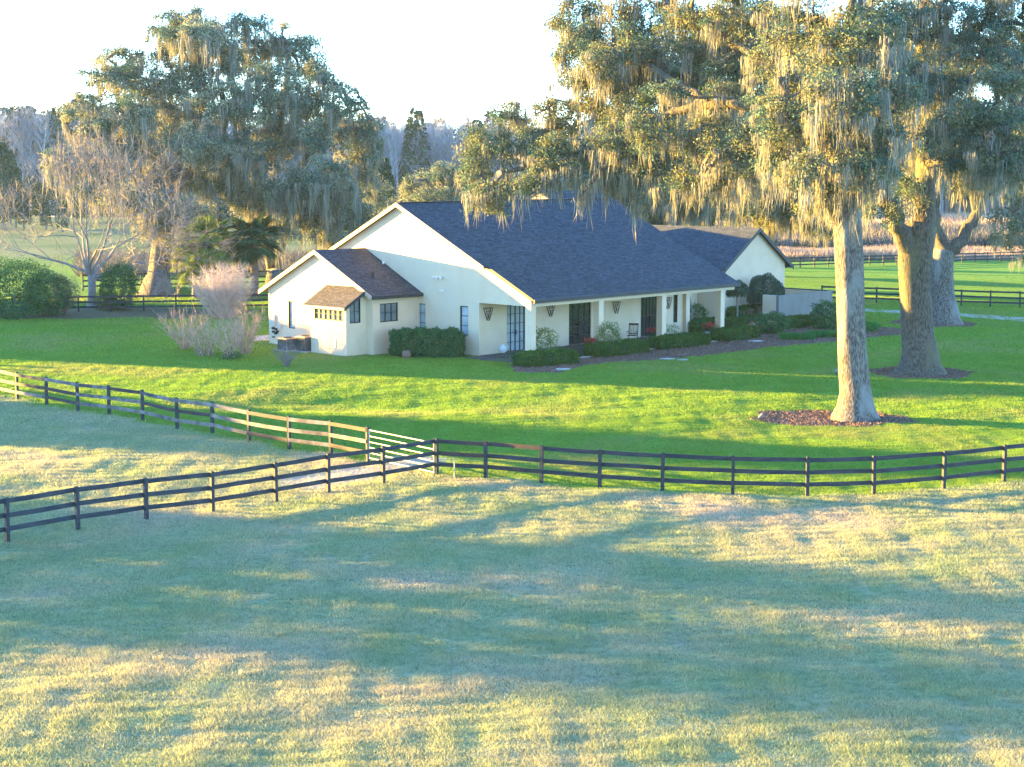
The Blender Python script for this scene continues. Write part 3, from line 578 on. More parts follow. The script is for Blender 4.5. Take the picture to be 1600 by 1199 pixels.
def flowers(name, px, py, lb, scale=1, pot='white', z0=0.0, cat='potted plant', potc=None, petals='red'):
    x, y = g(px, py); t = thing(name, lb, cat, (x, y, z0 if z0 else hz(x, y)))
    k = scale; Geo().lathe([(.001, 0), (.13 * k, 0), (.2 * k, .2 * k), (.22 * k, .34 * k), (.24 * k, .34 * k), (.24 * k, .38 * k), (.2 * k, .38 * k), (.19 * k, .32 * k), (.001, .32 * k)], n=20).obj('pot', potc or M[pot], t, smooth=True)
    r = np.random.default_rng(int(px)); P = r.normal(size=(260, 3)) * (.15 * k, .15 * k, .11 * k) + (0, 0, .55 * k); Geo().leaves(P, .13, .07, r=r).obj('leaves', M['shrub'], t)
    P = r.normal(size=(170, 3)) * (.17 * k, .17 * k, .08 * k) + (0, 0, .68 * k); Geo().leaves(P, .12, .08, r=r).obj('flowers', M[petals], t); return t
flowers('potted_poinsettia', 1109, 531, 'large red poinsettia in a white pot beside the last porch column', 1.35)
M['pot_blue'] = mat('pale_blue_glaze', (.30, .42, .40), (.25, .36, .35), 5, .4)
flowers('potted_poinsettia', 922, 553, 'small red poinsettia in a pale blue pot beside the second column', 1.15, 'pot_blue')
flowers('potted_poinsettia', 1020, 537, 'pot of red poinsettias on the porch in front of the third glass door', 1.1, 'clay', .055)
flowers('potted_poinsettia', 1117, 517, 'red poinsettia pot on the walk behind the last porch column', 1.0, 'clay')
x, y = g(635, 560); tag(Geo().lathe([(.001, 0), (.2, 0), (.26, .2), (.25, .36), (.2, .42), (.22, .46), (.16, .46), (.001, .4)], n=20).obj('clay_pot', M['clay'], smooth=True), 'brown clay pot standing before the big hedge', 'pot').location = (x, y, -.02)
# ------------------------------------------------------------------ fences
def fence(name, label, P, posts=None, pm='fence_black', rails='fence_black', side=1, ph=1.32, group=None, extra=None, nr=3):
    P = [np.array([p[0], p[1], hz(*p)]) for p in P]; t = thing(name, label, 'fence', tuple(P[0]), 0, group); O = P[0]
    pmesh = None; r = random.Random(len(P))
    for i, p in enumerate(P):
        if pmesh is None: s = Geo(); s.box((-.055, -.06, -.35), (.055, .06, ph)); s.hexa([(-.055, -.06, ph), (.055, -.06, ph), (.055, .06, ph), (-.055, .06, ph)], [(-.03, -.035, ph + .02), (.03, -.035, ph + .02), (.03, .035, ph + .02), (-.03, .035, ph + .02)]); po = s.obj('post', M[pm], t); pmesh = po
        else: po = pmesh.copy(); C.objects.link(po); po.parent = t
        q = P[min(i + 1, len(P) - 1)] - P[max(i - 1, 0)]; po.location = tuple(p - O); po.rotation_euler = (r.uniform(-.012, .012), r.uniform(-.012, .012), math.atan2(q[1], q[0]))
    for i in range(len(P) - 1):
        d = P[i + 1] - P[i]; nrm = np.array([d[1], -d[0], 0]) / np.hypot(d[0], d[1]) * side
        for k, zh in enumerate((ph - .10, ph * .60, ph * .29)[:nr]):
            s = Geo(); j0, j1 = r.uniform(-.012, .012), r.uniform(-.012, .012)
            a = P[i] - O + nrm * .078 + (0, 0, zh + j0); b = P[i + 1] - O + nrm * .078 + (0, 0, zh + j1); dn = d / np.linalg.norm(d); a = a + dn * .004; b = b - dn * .004
            m_ = (a + b) / 2 + (0, 0, r.uniform(-.014, .006)); s.bar(a, m_, .034, .145); s.bar(m_, b, .034, .145)
            mm = rails if isinstance(rails, str) else rails(i, k, r); s.obj('rail', M[mm], t)
    return t
fence('board_fence', 'weathered grey brown three rail fence running along the lawn down to the gate', WA, side=1, group='three rail board fences',
      rails=lambda i, k, r: 'fence_brown' if r.random() < .22 else ('fence_grey' if r.random() < .93 else 'fence_black'))
fence('board_fence', 'black three rail fence crossing from the left edge up to the corner post', WB, side=-1, group='three rail board fences')
fence('board_fence', 'black three rail fence curving right across the picture from the corner post', WC[:-1], side=-1, group='three rail board fences',
      rails=lambda i, k, r: 'fence_brown' if i < 2 and (k + i) % 3 != 2 else 'fence_black')
def line(a, b, n): a = g(*a); b = g(*b); return [a + (b - a) * t for t in np.linspace(0, 1, n)]
fence('board_fence', 'dark three rail fence beyond the driveway behind the big right trunks', line((1284, 471), (1640, 483), 9), side=1, ph=1.3, group='three rail board fences')
fence('board_fence', 'farthest dark fence along the tall pinkish grass at the right', line((1228, 419), (1640, 407), 21), side=1, ph=1.15, group='three rail board fences')
fence('board_fence', 'dark fence before the yellow lit grass left of the pinkish shrub', line((20, 489), (425, 484), 9), side=1, ph=1.25, group='three rail board fences')
fence('board_fence', 'dark fence behind the big oak trunk and the palms at the left', line((130, 455), (480, 446), 9), side=1, ph=1.5, group='three rail board fences')
# gate
ga, gb = np.array([*WA[-1], 0]), np.array([*WB[-1], 0]); ga[2] = hz(*ga[:2]); gb[2] = hz(*gb[:2]); gd_ = (gb - ga); gl_ = np.linalg.norm(gd_[:2]); gn = gd_ / gl_
gt = thing('field_gate', 'pale metal six bar field gate between the two fence ends', 'gate', tuple(ga + gn * .09), math.atan2(gd_[1], gd_[0])); W_ = gl_ - .22
for k, z in enumerate((.16, .36, .56, .77, .99, 1.22)): s = Geo(); s.tube([(0.02, 0, z), (W_ - .02, 0, z)], [.024] * 2, 8); s.obj('bar', M['gate'], gt)
for x in (0, W_): s = Geo(); s.tube([(x, 0, .12), (x, 0, 1.26)], [.028] * 2, 8); s.obj('upright', M['gate'], gt)
s = Geo(); s.bar((W_ * .5, 0.03, .16), (W_ * .5, 0.03, 1.22), .03, .012); s.obj('brace', M['gate'], gt)
x, y = g(710, 750); t = tag(Geo().tube([(0, 0, -.2), (0, 0, .72)], [.018, .018], 8).obj('marker_stake', M['gate']), 'thin white stake just right of the fence corner post', 'stake'); t.location = (x, y, hz(x, y))
# spotlights on the lawn
for (px, py), lb in (((1306, 586), 'small silver ground spotlight in the lawn left of the farther trunk'), ((1187, 658), 'small dark ground spotlight left of the nearest oak trunk'), ((1405, 500), 'small pale ground spotlight left of the farthest big trunk')):
    x, y = g(px, py); t = thing('ground_spotlight', lb, 'spotlight', (x, y, hz(x, y)), 0, 'ground spotlights by the oaks')
    s = Geo(); s.tube([(0, 0, -.1), (0, 0, .16)], [.02, .02], 8); s.obj('stake', M['iron'], t); s = Geo(); s.tube([(-.05, 0, .14), (.02, 0, .20), (.12, 0, .29)], [.05, .075, .09], 12); s.obj('lamp_head', M['ac'], t); s = Geo(); s.tube([(.121, 0, .291), (.127, 0, .297)], [.075, .075], 12); s.obj('lens', M['white'], t)
# ------------------------------------------------------------------ shrubs
def segs(s, P, Q, R0, R1, n=3):            # many thin prisms at once
    P = np.asarray(P, float); Q = np.asarray(Q, float); d = Q - P; L = np.linalg.norm(d, axis=1)[:, None] + 1e-9; d = d / L
    a = np.cross(d, (0.13, .21, .97)); a /= np.linalg.norm(a, axis=1)[:, None] + 1e-9; b = np.cross(d, a); R0 = np.broadcast_to(R0, len(P))[:, None]; R1 = np.broadcast_to(R1, len(P))[:, None]
    lv = []
    for X_, R_ in ((P, R0), (Q, R1)):
        for k in range(n): th = 2 * math.pi * k / n; lv.append(X_ + R_ * (math.cos(th) * a + math.sin(th) * b))
    V = np.stack(lv, 1).reshape(-1, 3); bs = np.arange(len(P))[:, None] * 2 * n
    for k in range(n): k2 = (k + 1) % n; s.q.append(np.concatenate([bs + k, bs + k2, bs + n + k2, bs + n + k], 1) + s.n)
    s.v.append(V); s.n += len(V); return s
def lump(n, rx, ry, rz, r, seed, flat=.25, inner=.55):
    d = r.normal(size=(n, 3)); d /= np.linalg.norm(d, axis=1)[:, None]; rad = r.uniform(inner, 1, n) ** .6
    k = 1 + .2 * np.sin(d[:, 0] * 5 + seed) * np.cos(d[:, 1] * 5 + seed * 2) + .10 * np.sin(d[:, 2] * 9 + d[:, 0] * 7 + seed) + .06 * np.sin(d[:, 1] * 17 + seed)
    p = d * (rad * k)[:, None] * (rx, ry, rz); p[:, 2] += rz * .92; return p[p[:, 2] > .02]
def bush(name, label, px, py, rx, rz, n, m, leaf=.10, cat='shrub', group=None, ry=None, stems=True, seed=0, flow=None, zoff=0):
    x, y = g(px, py); r = np.random.default_rng(int(px * 7 + py)); t = thing(name, label, cat, (x, y, hz(x, y) + zoff), 0, group); ry = ry or rx
    Geo().leaves(lump(n, rx, ry, rz, r, px), leaf, leaf * .55, r=r).obj('foliage', M[m], t)
    s = Geo(); k = 9; a = r.uniform(0, 6.28, k); P = np.c_[.06 * np.cos(a), .06 * np.sin(a), np.full(k, -.05)]; Q = np.c_[rx * .6 * np.cos(a), ry * .6 * np.sin(a), rz * r.uniform(.7, 1.4, k)]; segs(s, P, Q, .025, .008, 4); s.obj('stems', M['twig'], t)
    if flow: q = lump(flow[0], rx, ry, rz, r, px, inner=.9); q = q[q[:, 2] > rz * .8]; Geo().leaves(q, flow[2], flow[2] * .7, r=r).obj('flowers', M[flow[1]], t)
    return t
def boxhedge(name, label, P0, P1, wd, ht, n, m, leaf=.07, group=None, cat='hedge', bump=.06, zoff=0):
    a, b = np.array(P0), np.array(P1); c = (a + b) / 2; L = np.linalg.norm(b - a); t = thing(name, label, cat, (*c, zoff), math.atan2(b[1] - a[1], b[0] - a[0]), group)
    r = np.random.default_rng(int(abs(c[0] * 31 + c[1]))); u_ = r.uniform(-1, 1, (n, 3)); ax = r.integers(0, 5, n); ax = np.where(r.random(n) < .35, 2, ax % 3)
    u_[np.arange(n), ax] = np.sign(u_[np.arange(n), ax]) * (1 - r.uniform(0, .16, n)); rr = (np.abs(u_) ** 5).sum(1) ** .2; u_ = u_ / np.maximum(rr, .8)[:, None]
    p = u_ * (L / 2, wd / 2, ht / 2); p += (.035 * np.sin(p[:, [0]] * 13 + p[:, [2]] * 9) * np.cos(p[:, [1]] * 11 + p[:, [2]] * 5)) * u_; p += (bump * np.sin(p[:, [1]] * 6 + p[:, [0]] * 3.1) + bump * np.sin(p[:, [0]] * 7.3 + 1) * np.cos(p[:, [2]] * 5)) * u_ + r.normal(0, .02, (n, 3)); p[:, 2] += ht / 2; k_ = r.integers(0, n, n // 90); p = np.concatenate([p, (p[k_][:, None, :] * (1.03, 1.03, 1.02) + r.normal(0, .045, (len(k_), 16, 3))).reshape(-1, 3)]); p = p[p[:, 2] > .01]
    Geo().leaves(p, leaf, leaf * .6, r=r).obj('foliage', M[m], t)
    s = Geo(); k = max(4, int(L * 3)); xs = r.uniform(-L / 2 + .15, L / 2 - .15, k); segs(s, np.c_[xs, r.uniform(-.1, .1, k), np.full(k, -.05)], np.c_[xs + r.normal(0, .1, k), r.normal(0, wd * .2, k), np.full(k, ht * .8)], .02, .01, 4); s.obj('stems', M['twig'], t)
    return t
# big rounded hedge on the gable wall
boxhedge('hedge', 'big rounded dark green hedge against the gable wall under its windows', hw(-3.35, 8.0), hw(-.75, 4.75), 1.7, 1.5, 60000, 'shrub', .10, bump=.07)
PG = 'clipped boxwood hedges along the porch'
def hedge_at(label, x0, x1, y0, y1, ht, wd, n=9000, name='boxwood_hedge'):
    boxhedge(name, label, g(x0, y0), g(x1, y1), wd, ht * 1.12, n * 2, 'box_leaf', .075, PG)
hedge_at('low clipped boxwood hedge round the first porch column, nearest the urn', 809, 893, 573, 566, .62, 1.5, 12000)
hedge_at('low clipped boxwood hedge before the rocking chair', 922, 1003, 558, 549, .60, 1.5, 12000)
hedge_at('low clipped boxwood hedge before the third porch column', 1021, 1099, 546, 537, .58, 1.5, 11000)
hedge_at('short low boxwood hedge just right of the white pot', 1121, 1174, 534, 526, .62, 1.5, 9000)
hedge_at('dark clipped hedge behind the potted poinsettia at the last column', 1083, 1116, 521, 514, .7, 1.2, 6000)
hedge_at('long dark clipped hedge along the foot of the right wing wall', 1141, 1199, 502, 492, .8, 1.0, 9000)
hedge_at('low clipped hedge in front of the slim weeping tree', 1134, 1184, 514, 506, .5, 1.6, 8000)
hedge_at('low clipped hedge at the foot of the grey courtyard wall', 1225, 1264, 514, 508, .62, 1.3, 8000)
bush('azalea_shrub', 'loose shrub with yellow leaves above the nearest boxwood hedge', 845, 560, .95, .95, 2600, 'azalea', .10, ry=.6, flow=(260, 'yellow_leaf', .10))
bush('azalea_shrub', 'tall airy shrub between the second column and the rocking chair', 951, 553, .75, 1.0, 3000, 'azalea', .09, ry=.6)
bush('azalea_shrub', 'sparse small shrub in front of the third porch column', 1046, 539, .65, .68, 700, 'azalea', .10, ry=.5)
bush('dark_shrub', 'dark round shrub standing against the wing wall behind the porch', 1086, 506, .85, .75, 3500, 'shrub', .10)
bush('dark_shrub', 'dark spreading shrub in front of the grey courtyard wall end', 1205, 521, 1.25, .72, 6000, 'shrub', .11)
bush('dark_shrub', 'low dark shrub right of the reddish shrub in the mulch bed', 1182, 517, .7, .5, 2500, 'shrub', .09)
bush('dark_shrub', 'dark shrub leaning over the right end of the courtyard wall', 1296, 514, 1.35, 1.0, 6500, 'shrub', .12)
bush('dark_shrub', 'low dark shrub half hidden behind the nearest oak trunk', 1352, 518, 1.0, .35, 2500, 'liriope', .10)
bush('reddish_shrub', 'small reddish brown leafless shrub in the mulch bed', 1177, 526, .4, .5, 500, 'twig_pink', .08)
for px, py, lb, w_ in ((1245, 530, 'bright green strappy clump in the mulch bed before the courtyard wall', 1.05), (1288, 526, 'bright green strappy clump between the courtyard wall and the oak trunk', 1.05)):
    x, y = g(px, py); r = np.random.default_rng(px); n = 1500; P = np.c_[r.uniform(-w_, w_, n), r.uniform(-.6, .6, n), np.zeros(n)]
    t = tag(Geo().blades(P, np.full(n, .48), np.full(n, .035), r, .45).obj('liriope_clump', M['liriope']), lb, 'plant', 'green strappy clumps'); t.location = (x, y, 0)
# weeping topiary trees
def weeper(label, base, top, rx, rz, n, D=None):
    x, y = g(*base); D = y; ct = at(top[0], top[1], D); t = thing('weeping_tree', label, 'tree', (x, y, 0), 0, 'weeping clipped trees'); r = np.random.default_rng(int(top[0])); o = np.array([x, y, 0]); c = ct - o
    s = Geo(); s.tube([(0, 0, -.1), (c[0] * .2 + .08, 0, c[2] * .4), (c[0] * .8, c[1] * .5, c[2] * .75), tuple(c)], [.075, .06, .06, .04], 8, .05); s.obj('trunk', M['twig'], t)
    d = r.normal(size=(n, 3)); d[:, 2] = np.abs(d[:, 2]) * .9 - .12; d /= np.linalg.norm(d, axis=1)[:, None]; p = d * (r.uniform(.75, 1.03, n) * (1 + .06 * np.sin(d[:, 0] * 8)))[:, None] * (rx, rx, rz) + c - (0, 0, rz * .35)
    gq = Geo().leaves(p, .12, .05, up=-.8, r=r); k = n // 7; a = r.uniform(0, 6.28, k); q = np.c_[np.cos(a) * rx * r.uniform(.6, 1, k), np.sin(a) * rx * r.uniform(.6, 1, k), np.full(k, -rz * .35)] + c; gq.strands(q, r.uniform(.15, .55, k) * rz, np.full(k, .05), r, .05); gq.obj('crown', M['weep'], t)
    s = Geo(); a = r.uniform(0, 6.28, 14); segs(s, np.tile(c, (14, 1)), c + np.c_[np.cos(a) * rx * .8, np.sin(a) * rx * .8, r.uniform(-.1, .4, 14) * rz], .03, .01, 4); s.obj('branches', M['twig'], t)
weeper('slim weeping clipped tree with a small crown beside the last porch column', (1150, 508), (1152, 450), .80, .80, 4500)
weeper('larger domed weeping tree standing before the cream right wing gable', (1199, 499), (1196, 449), 1.32, 1.5, 11000)
x, y = g(1079, 509); t = thing('small_tree', 'thin leaning tree trunk behind the porch with its crown under the eave', 'tree', (x, y, 0)); Geo().tube([(0, 0, -.1), (.1, 0, 1.0), (-.12, 0, 2.1), (-.2, 0, 2.9)], [.08, .07, .06, .04], 8, .05).obj('trunk', M['twig'], t)
r = np.random.default_rng(3); Geo().leaves(r.normal(size=(1500, 3)) * (.6, .5, .2) + (0, 0, 3.15), .1, .05, r=r).obj('crown', M['weep'], t)
# vase-shaped bare crape myrtles and others
def vase(name, label, px, py, H_, spread, n, m, group=None, base_r=.25, curve=1.4, green=0, twig=3, cat='shrub', rr=.016):
    x, y = g(px, py); r = np.random.default_rng(int(px + py * 3)); t = thing(name, label, cat, (x, y, hz(x, y)), 0, group); s = Geo()
    a = r.uniform(0, 6.28, n); k = r.uniform(.15, 1, n) ** .7; hh = H_ * r.uniform(.7, 1.05, n) * (1 - .3 * k ** 2); b0 = np.c_[np.cos(a) * base_r * k, np.sin(a) * base_r * k, np.full(n, -.05)]; prev = b0; T_ = 5; js = r.normal(0, .05, (n, 2)) * H_
    tips = []
    for i in range(1, T_ + 1):
        f = i / T_; cur = np.c_[np.cos(a) * (base_r * k + spread * k * f ** curve), np.sin(a) * (base_r * k + spread * k * f ** curve), hh * f]; cur[:, :2] += js * f + r.normal(0, .02 * H_, (n, 2)); segs(s, prev, cur, rr * (1.15 - f * .9) * 1.6, rr * (1.15 - f) * 1.3 + .002, 3)
        if i > 1:
            for _ in range(twig):
                dd = r.normal(0, .11 * H_, (n, 3)); dd[:, 2] = np.abs(dd[:, 2]) + .03 * H_; segs(s, cur, cur + dd, rr * .45, .002, 3)
        prev = cur
    s.obj('stems', M[m], t)
    if green: Geo().leaves(np.c_[r.normal(0, .3, green), r.normal(0, .3, green), np.abs(r.normal(.15, .2, green))], .1, .06, r=r).obj('leaves', M['shrub'], t)
    return t
CG = 'leafless vase shaped shrubs on the left lawn'
vase('crape_myrtle', 'leafless pinkish vase shaped shrub, first of the row on the left lawn', 289, 546, 2.5, 1.9, 42, 'twig_pink', CG)
vase('crape_myrtle', 'leafless vase shaped shrub with thick grey base, second in the lawn row', 322, 556, 2.6, 1.5, 40, 'twig_pink', CG, base_r=.45, green=150)
vase('crape_myrtle', 'leafless vase shaped shrub with low green leaves at its base', 361, 561, 2.7, 1.4, 34, 'twig_pink', CG, green=700)
vase('crape_myrtle', 'tallest leafless vase shaped shrub, nearest the house wing', 383, 553, 3.0, 1.2, 40, 'twig_pink', CG, green=60)
vase('bare_shrub', 'small leafless grey shrub on the lawn in front of the air conditioners', 449, 573, 1.35, .7, 34, 'twig', base_r=.1)
vase('pink_shrub', 'dense rounded pale pinkish leafless shrub before the palms', 350, 497, 3.7, 1.55, 190, 'twig_pale', base_r=.7, twig=7, curve=.6, rr=.014)
vase('bare_shrub', 'sparse grey twiggy shrub between the dark bushes and the bare tree', 100, 492, 3.2, 1.3, 60, 'twig', base_r=.2, twig=4)
bush('evergreen_bush', 'dark evergreen bush at the far left edge of the lawn', 22, 498, 2.7, 2.3, 11000, 'shrub', .16, cat='bush')
bush('evergreen_bush', 'round dark evergreen bush right of the one at the left edge', 76, 493, 1.9, 1.75, 8000, 'shrub', .15, cat='bush')
bush('evergreen_bush', 'dark evergreen bush just right of the bare tree trunk', 186, 484, 1.5, 1.9, 9000, 'shrub', .14, cat='bush')
bush('evergreen_bush', 'small yellow green bush at the foot of the bare tree', 165, 484, 1.0, .75, 2500, 'azalea', .12, cat='bush')
# ------------------------------------------------------------------ trees
def bez(P, n):
    P = np.asarray(P, float)
    if len(P) < 3: return P
    t = np.linspace(0, len(P) - 1, n); o = []
    for a in t:
        i = min(int(a), len(P) - 2); f = a - i; p0 = P[max(i - 1, 0)]; p1 = P[i]; p2 = P[i + 1]; p3 = P[min(i + 2, len(P) - 1)]
        o.append(.5 * ((2 * p1) + (-p0 + p2) * f + (2 * p0 - 5 * p1 + 4 * p2 - p3) * f * f + (-p0 + 3 * p1 - 3 * p2 + p3) * f ** 3))
    return np.array(o)
def oak(name, label, base, D, trunk, limbs, blobs, dens=1.0, leaf=.13, lm='leaf', moss=1.0, mosslen=1.0, bark='bark', seed=1, flare=1.0, group=None, lpc=150, z0=0.0, cool=()):
    """base pixel on the ground; trunk [(px,py,D,radius)...]; limbs [[(px,py,D,r)...]...]; blobs [(px,py,D,rpx,rpy,moss)...]"""
    bx, by = g(*base); D0 = by; O = np.array([bx, by, z0]); t = thing(name, label, 'tree', tuple(O), 0, group); r = np.random.default_rng(seed)
    P = [np.array([0, 0, -.3]), np.array([0, 0, .12]), np.array([0, 0, .45]), np.array([0, 0, 1.1])]; R0 = trunk[0][3]; R = [R0 * (1 + .85 * flare), R0 * (1 + .62 * flare), R0 * (1 + .32 * flare), R0 * (1 + .1 * flare)]
    tp = [at(a, b, c) - O for a, b, c, _ in trunk]; tr = [q[3] for q in trunk]; PP = bez([P[-1]] + tp, 14); RR = np.interp(np.linspace(0, len(tp), 14), np.arange(len(tp) + 1), [R[-1]] + tr)
    s = Geo(); s.tube(np.concatenate([P[:-1], PP]), np.concatenate([R[:-1], RR]), 30, .055, seed); s.obj('trunk', M[bark], t, smooth=True)
    sk = [PP[6:]]
    for k, lb in enumerate(limbs):
        q = [at(a, b, c) - O for a, b, c, _ in lb]; n = 6 + 4 * len(q); Q = bez(q, n); Q[1:-1] += r.normal(0, .07, (n - 2, 3)); rr = np.interp(np.linspace(0, len(q) - 1, n), np.arange(len(q)), [x[3] for x in lb])
        s = Geo(); s.tube(Q, rr, 12, .05, seed + k); s.obj('limb', M['bark_mossy'], t, smooth=True); sk.append(Q)
    SK = np.concatenate(sk); LV, MS, BR = Geo(), Geo(), Geo(); LC = Geo(); CL = []
    for b in blobs:
        a_, b_, c_, rx, ry, ms = b; c_ = c_ + r.uniform(-2.6, 2.6) * D / 90; c = at(a_, b_, c_) - O; sx = rx * c_ / F; sz = ry * c_ / F; sy = (sx + sz) * .5; sx *= 1.12; sz *= 1.1
        K = max(4, int(5.0 * dens * sx * sy * sz / 1.0 * 3.2 / max(1, (sx * sy * sz)) ** .35)); d = r.normal(size=(K, 3)); d /= np.linalg.norm(d, axis=1)[:, None]; cc = c + d * (r.uniform(0.1, 1, K) ** .5)[:, None] * (sx, sy, sz) * .92
        for p in cc:
            rc = r.uniform(.40, .95) * (leaf / .13) ** .6; n = int(lpc * r.uniform(.6, 1.3)); dd = r.normal(size=(n, 3)); dd /= np.linalg.norm(dd, axis=1)[:, None]; q = p + dd * (r.uniform(0, 1, n) ** .45)[:, None] * (rc, rc, rc * .62)
            (LC if r.random() < .42 else LV).leaves(q, leaf, leaf * .55, up=.1, r=r)
            CL.append(p)
            if r.random() < ms * moss * .42:
                for _ in range(r.integers(1, 4)):
                    n = r.integers(16, 44); o = p + r.normal(0, rc * .55, 3) * (1, 1, .3) - (0, 0, rc * .25); rad_ = r.uniform(.08, .3); off = r.normal(0, rad_, (n, 3)) * (1, 1, .4); L = mosslen * r.uniform(.5, 2.0) * np.exp(-(off[:, :2] ** 2).sum(1) / (2 * rad_ ** 2 * 1.2)) * r.uniform(.5, 1.1, n) + .15
                    MS.strands(o + off, L, r.uniform(.018, .05, n) * (leaf / .13) ** .5, r)
    CL = np.array(CL); dk = np.array([((SK - p) ** 2).sum(1).min() for p in CL]); NO = np.concatenate([SK, CL[np.argsort(dk)]]); m0 = len(SK); pa = np.full(len(NO), -1); wt = np.ones(len(NO))
    for i in range(m0, len(NO)): dd = ((NO[:i] - NO[i]) ** 2).sum(1); dd[:m0] *= .8; pa[i] = np.argmin(dd)
    for i in range(len(NO) - 1, m0 - 1, -1):
        if pa[i] >= m0: wt[pa[i]] += wt[i]
    E0, E1 = NO[pa[m0:]], NO[m0:]; md = (E0 + E1) / 2 + r.normal(0, .12, E0.shape) + (0, 0, .1); rr0 = np.minimum(.022 * np.sqrt(wt[m0:]) + .012, .15) * (leaf / .13) ** .5; segs(BR, E0, md, rr0 * 1.1, rr0, 5); segs(BR, md, E1, rr0, rr0 * .7, 5)
    LV.obj('crown', M[lm], t)
    if LC.n: LC.obj('crown', M['leaf_cool' if lm != 'leaf_cool' else 'leaf'], t, 'darker cooler green leaf clusters')
    BR.obj('branchwork', M[bark], t)
    # moss on the limbs
    for Q in sk[1:]:
        n = int(len(Q) * 22 * moss); i = r.integers(0, len(Q), n); MS.strands(Q[i] + r.normal(0, .14, (n, 3)), r.uniform(.2, 1.1, n) ** 1.5 * mosslen, r.uniform(.02, .05, n), r)
    if MS.n: MS.obj('hanging_moss', M['moss'], t)
    return t
# the nearest oak on the right lawn
oak('live_oak', 'nearest live oak with a pale straight trunk and mossy limbs reaching over the house roof', (1335, 653), 75,
    [(1331, 560, 75.1, .63), (1328, 470, 75.2, .60), (1326, 400, 75.3, .62), (1324, 345, 75.3, .60), (1322, 290, 75.4, .42)],
    [[(1322, 360, 75.3, .42), (1298, 318, 75, .34), (1268, 280, 74, .27), (1240, 200, 73, .2), (1220, 120, 73, .13)],
     [(1324, 330, 75.3, .40), (1306, 250, 77, .36), (1270, 195, 80, .33), (1190, 168, 83, .28), (1110, 163, 85, .24), (1055, 175, 87, .20), (985, 215, 89, .22), (910, 238, 90, .18), (850, 262, 91, .14), (780, 270, 91, .09)],
     [(1324, 310, 75.4, .38), (1332, 200, 75.5, .30), (1325, 90, 76, .24), (1330, -60, 76, .15)],
     [(1328, 330, 75.3, .34), (1352, 260, 74, .26), (1375, 170, 73, .2), (1385, 60, 72, .12)],
     [(1270, 195, 80, .30), (1210, 110, 84, .26), (1130, 60, 88, .2), (1040, 10, 92, .14)],
     [(1110, 163, 85, .22), (1040, 120, 88, .18), (960, 80, 92, .12), (890, 50, 94, .06)],
     [(985, 215, 89, .16), (940, 270, 88, .11), (905, 310, 88, .05)],
     [(1190, 168, 83, .2), (1150, 220, 82, .15), (1100, 270, 81, .07)]],
    [(752, 222, 91, 34, 30, .35), (742, 262, 91, 26, 30, .4), (765, 310, 90, 34, 34, .5), (800, 180, 92, 26, 22, .3), (815, 225, 91, 45, 34, .4), (825, 285, 90, 30, 26, .7), (872, 180, 92, 42, 36, .5), (880, 245, 91, 52, 34, .8),
     (900, 30, 95, 48, 36, .6), (905, 100, 94, 40, 40, .6), (950, 60, 94, 50, 50, .9), (940, 160, 92, 50, 44, .9), (965, 215, 90, 50, 36, 1), (960, 275, 88, 44, 26, 1), (1000, 110, 92, 50, 50, 1), (1010, 20, 92, 60, 40, .9), (1020, 180, 90, 44, 44, .9), (1035, 262, 88, 60, 30, 1), (1010, 300, 88, 34, 16, 1),
     (1085, 60, 90, 60, 55, 1), (1090, 215, 86, 60, 34, 1), (1100, 280, 85, 55, 26, 1), (1080, 125, 90, 40, 30, .9), (1160, 110, 86, 60, 50, 1), (1155, 225, 83, 50, 34, 1), (1165, 20, 88, 70, 50, 1), (1170, 270, 83, 36, 18, 1),
     (1010, 205, 85, 34, 30, .9), (975, 175, 88, 34, 26, 1), (1045, 140, 84, 26, 20, .9), (945, 95, 90, 34, 30, .9), (985, 70, 90, 34, 30, .9), (1200, 150, 79, 36, 22, .9), (1130, 140, 83, 30, 18, .8), (905, 65, 92, 34, 34, .7), (1215, 95, 80, 44, 34, .9), (1225, 180, 73, 46, 36, .9), (1215, 235, 73, 34, 26, 1), (1260, 265, 74, 40, 30, 1), (1262, 120, 74, 56, 46, .8), (1250, 40, 76, 70, 50, .7), (1320, 150, 73, 60, 50, .9), (1330, 60, 74, 70, 60, .7), (1370, 225, 72, 44, 40, .9), (1340, 270, 73, 44, 26, 1), (1395, 270, 73, 22, 18, .9), (1400, 150, 74, 34, 40, .8), (1265, 330, 75, 26, 20, .9), (1300, 300, 75, 34, 22, .9), (1290, 215, 74, 40, 34, 1),
     (1300, -60, 76, 90, 40, .4), (1180, -60, 84, 90, 40, .3), (1050, -50, 90, 80, 36, .3)], seed=11, moss=1.0, mosslen=1.1)
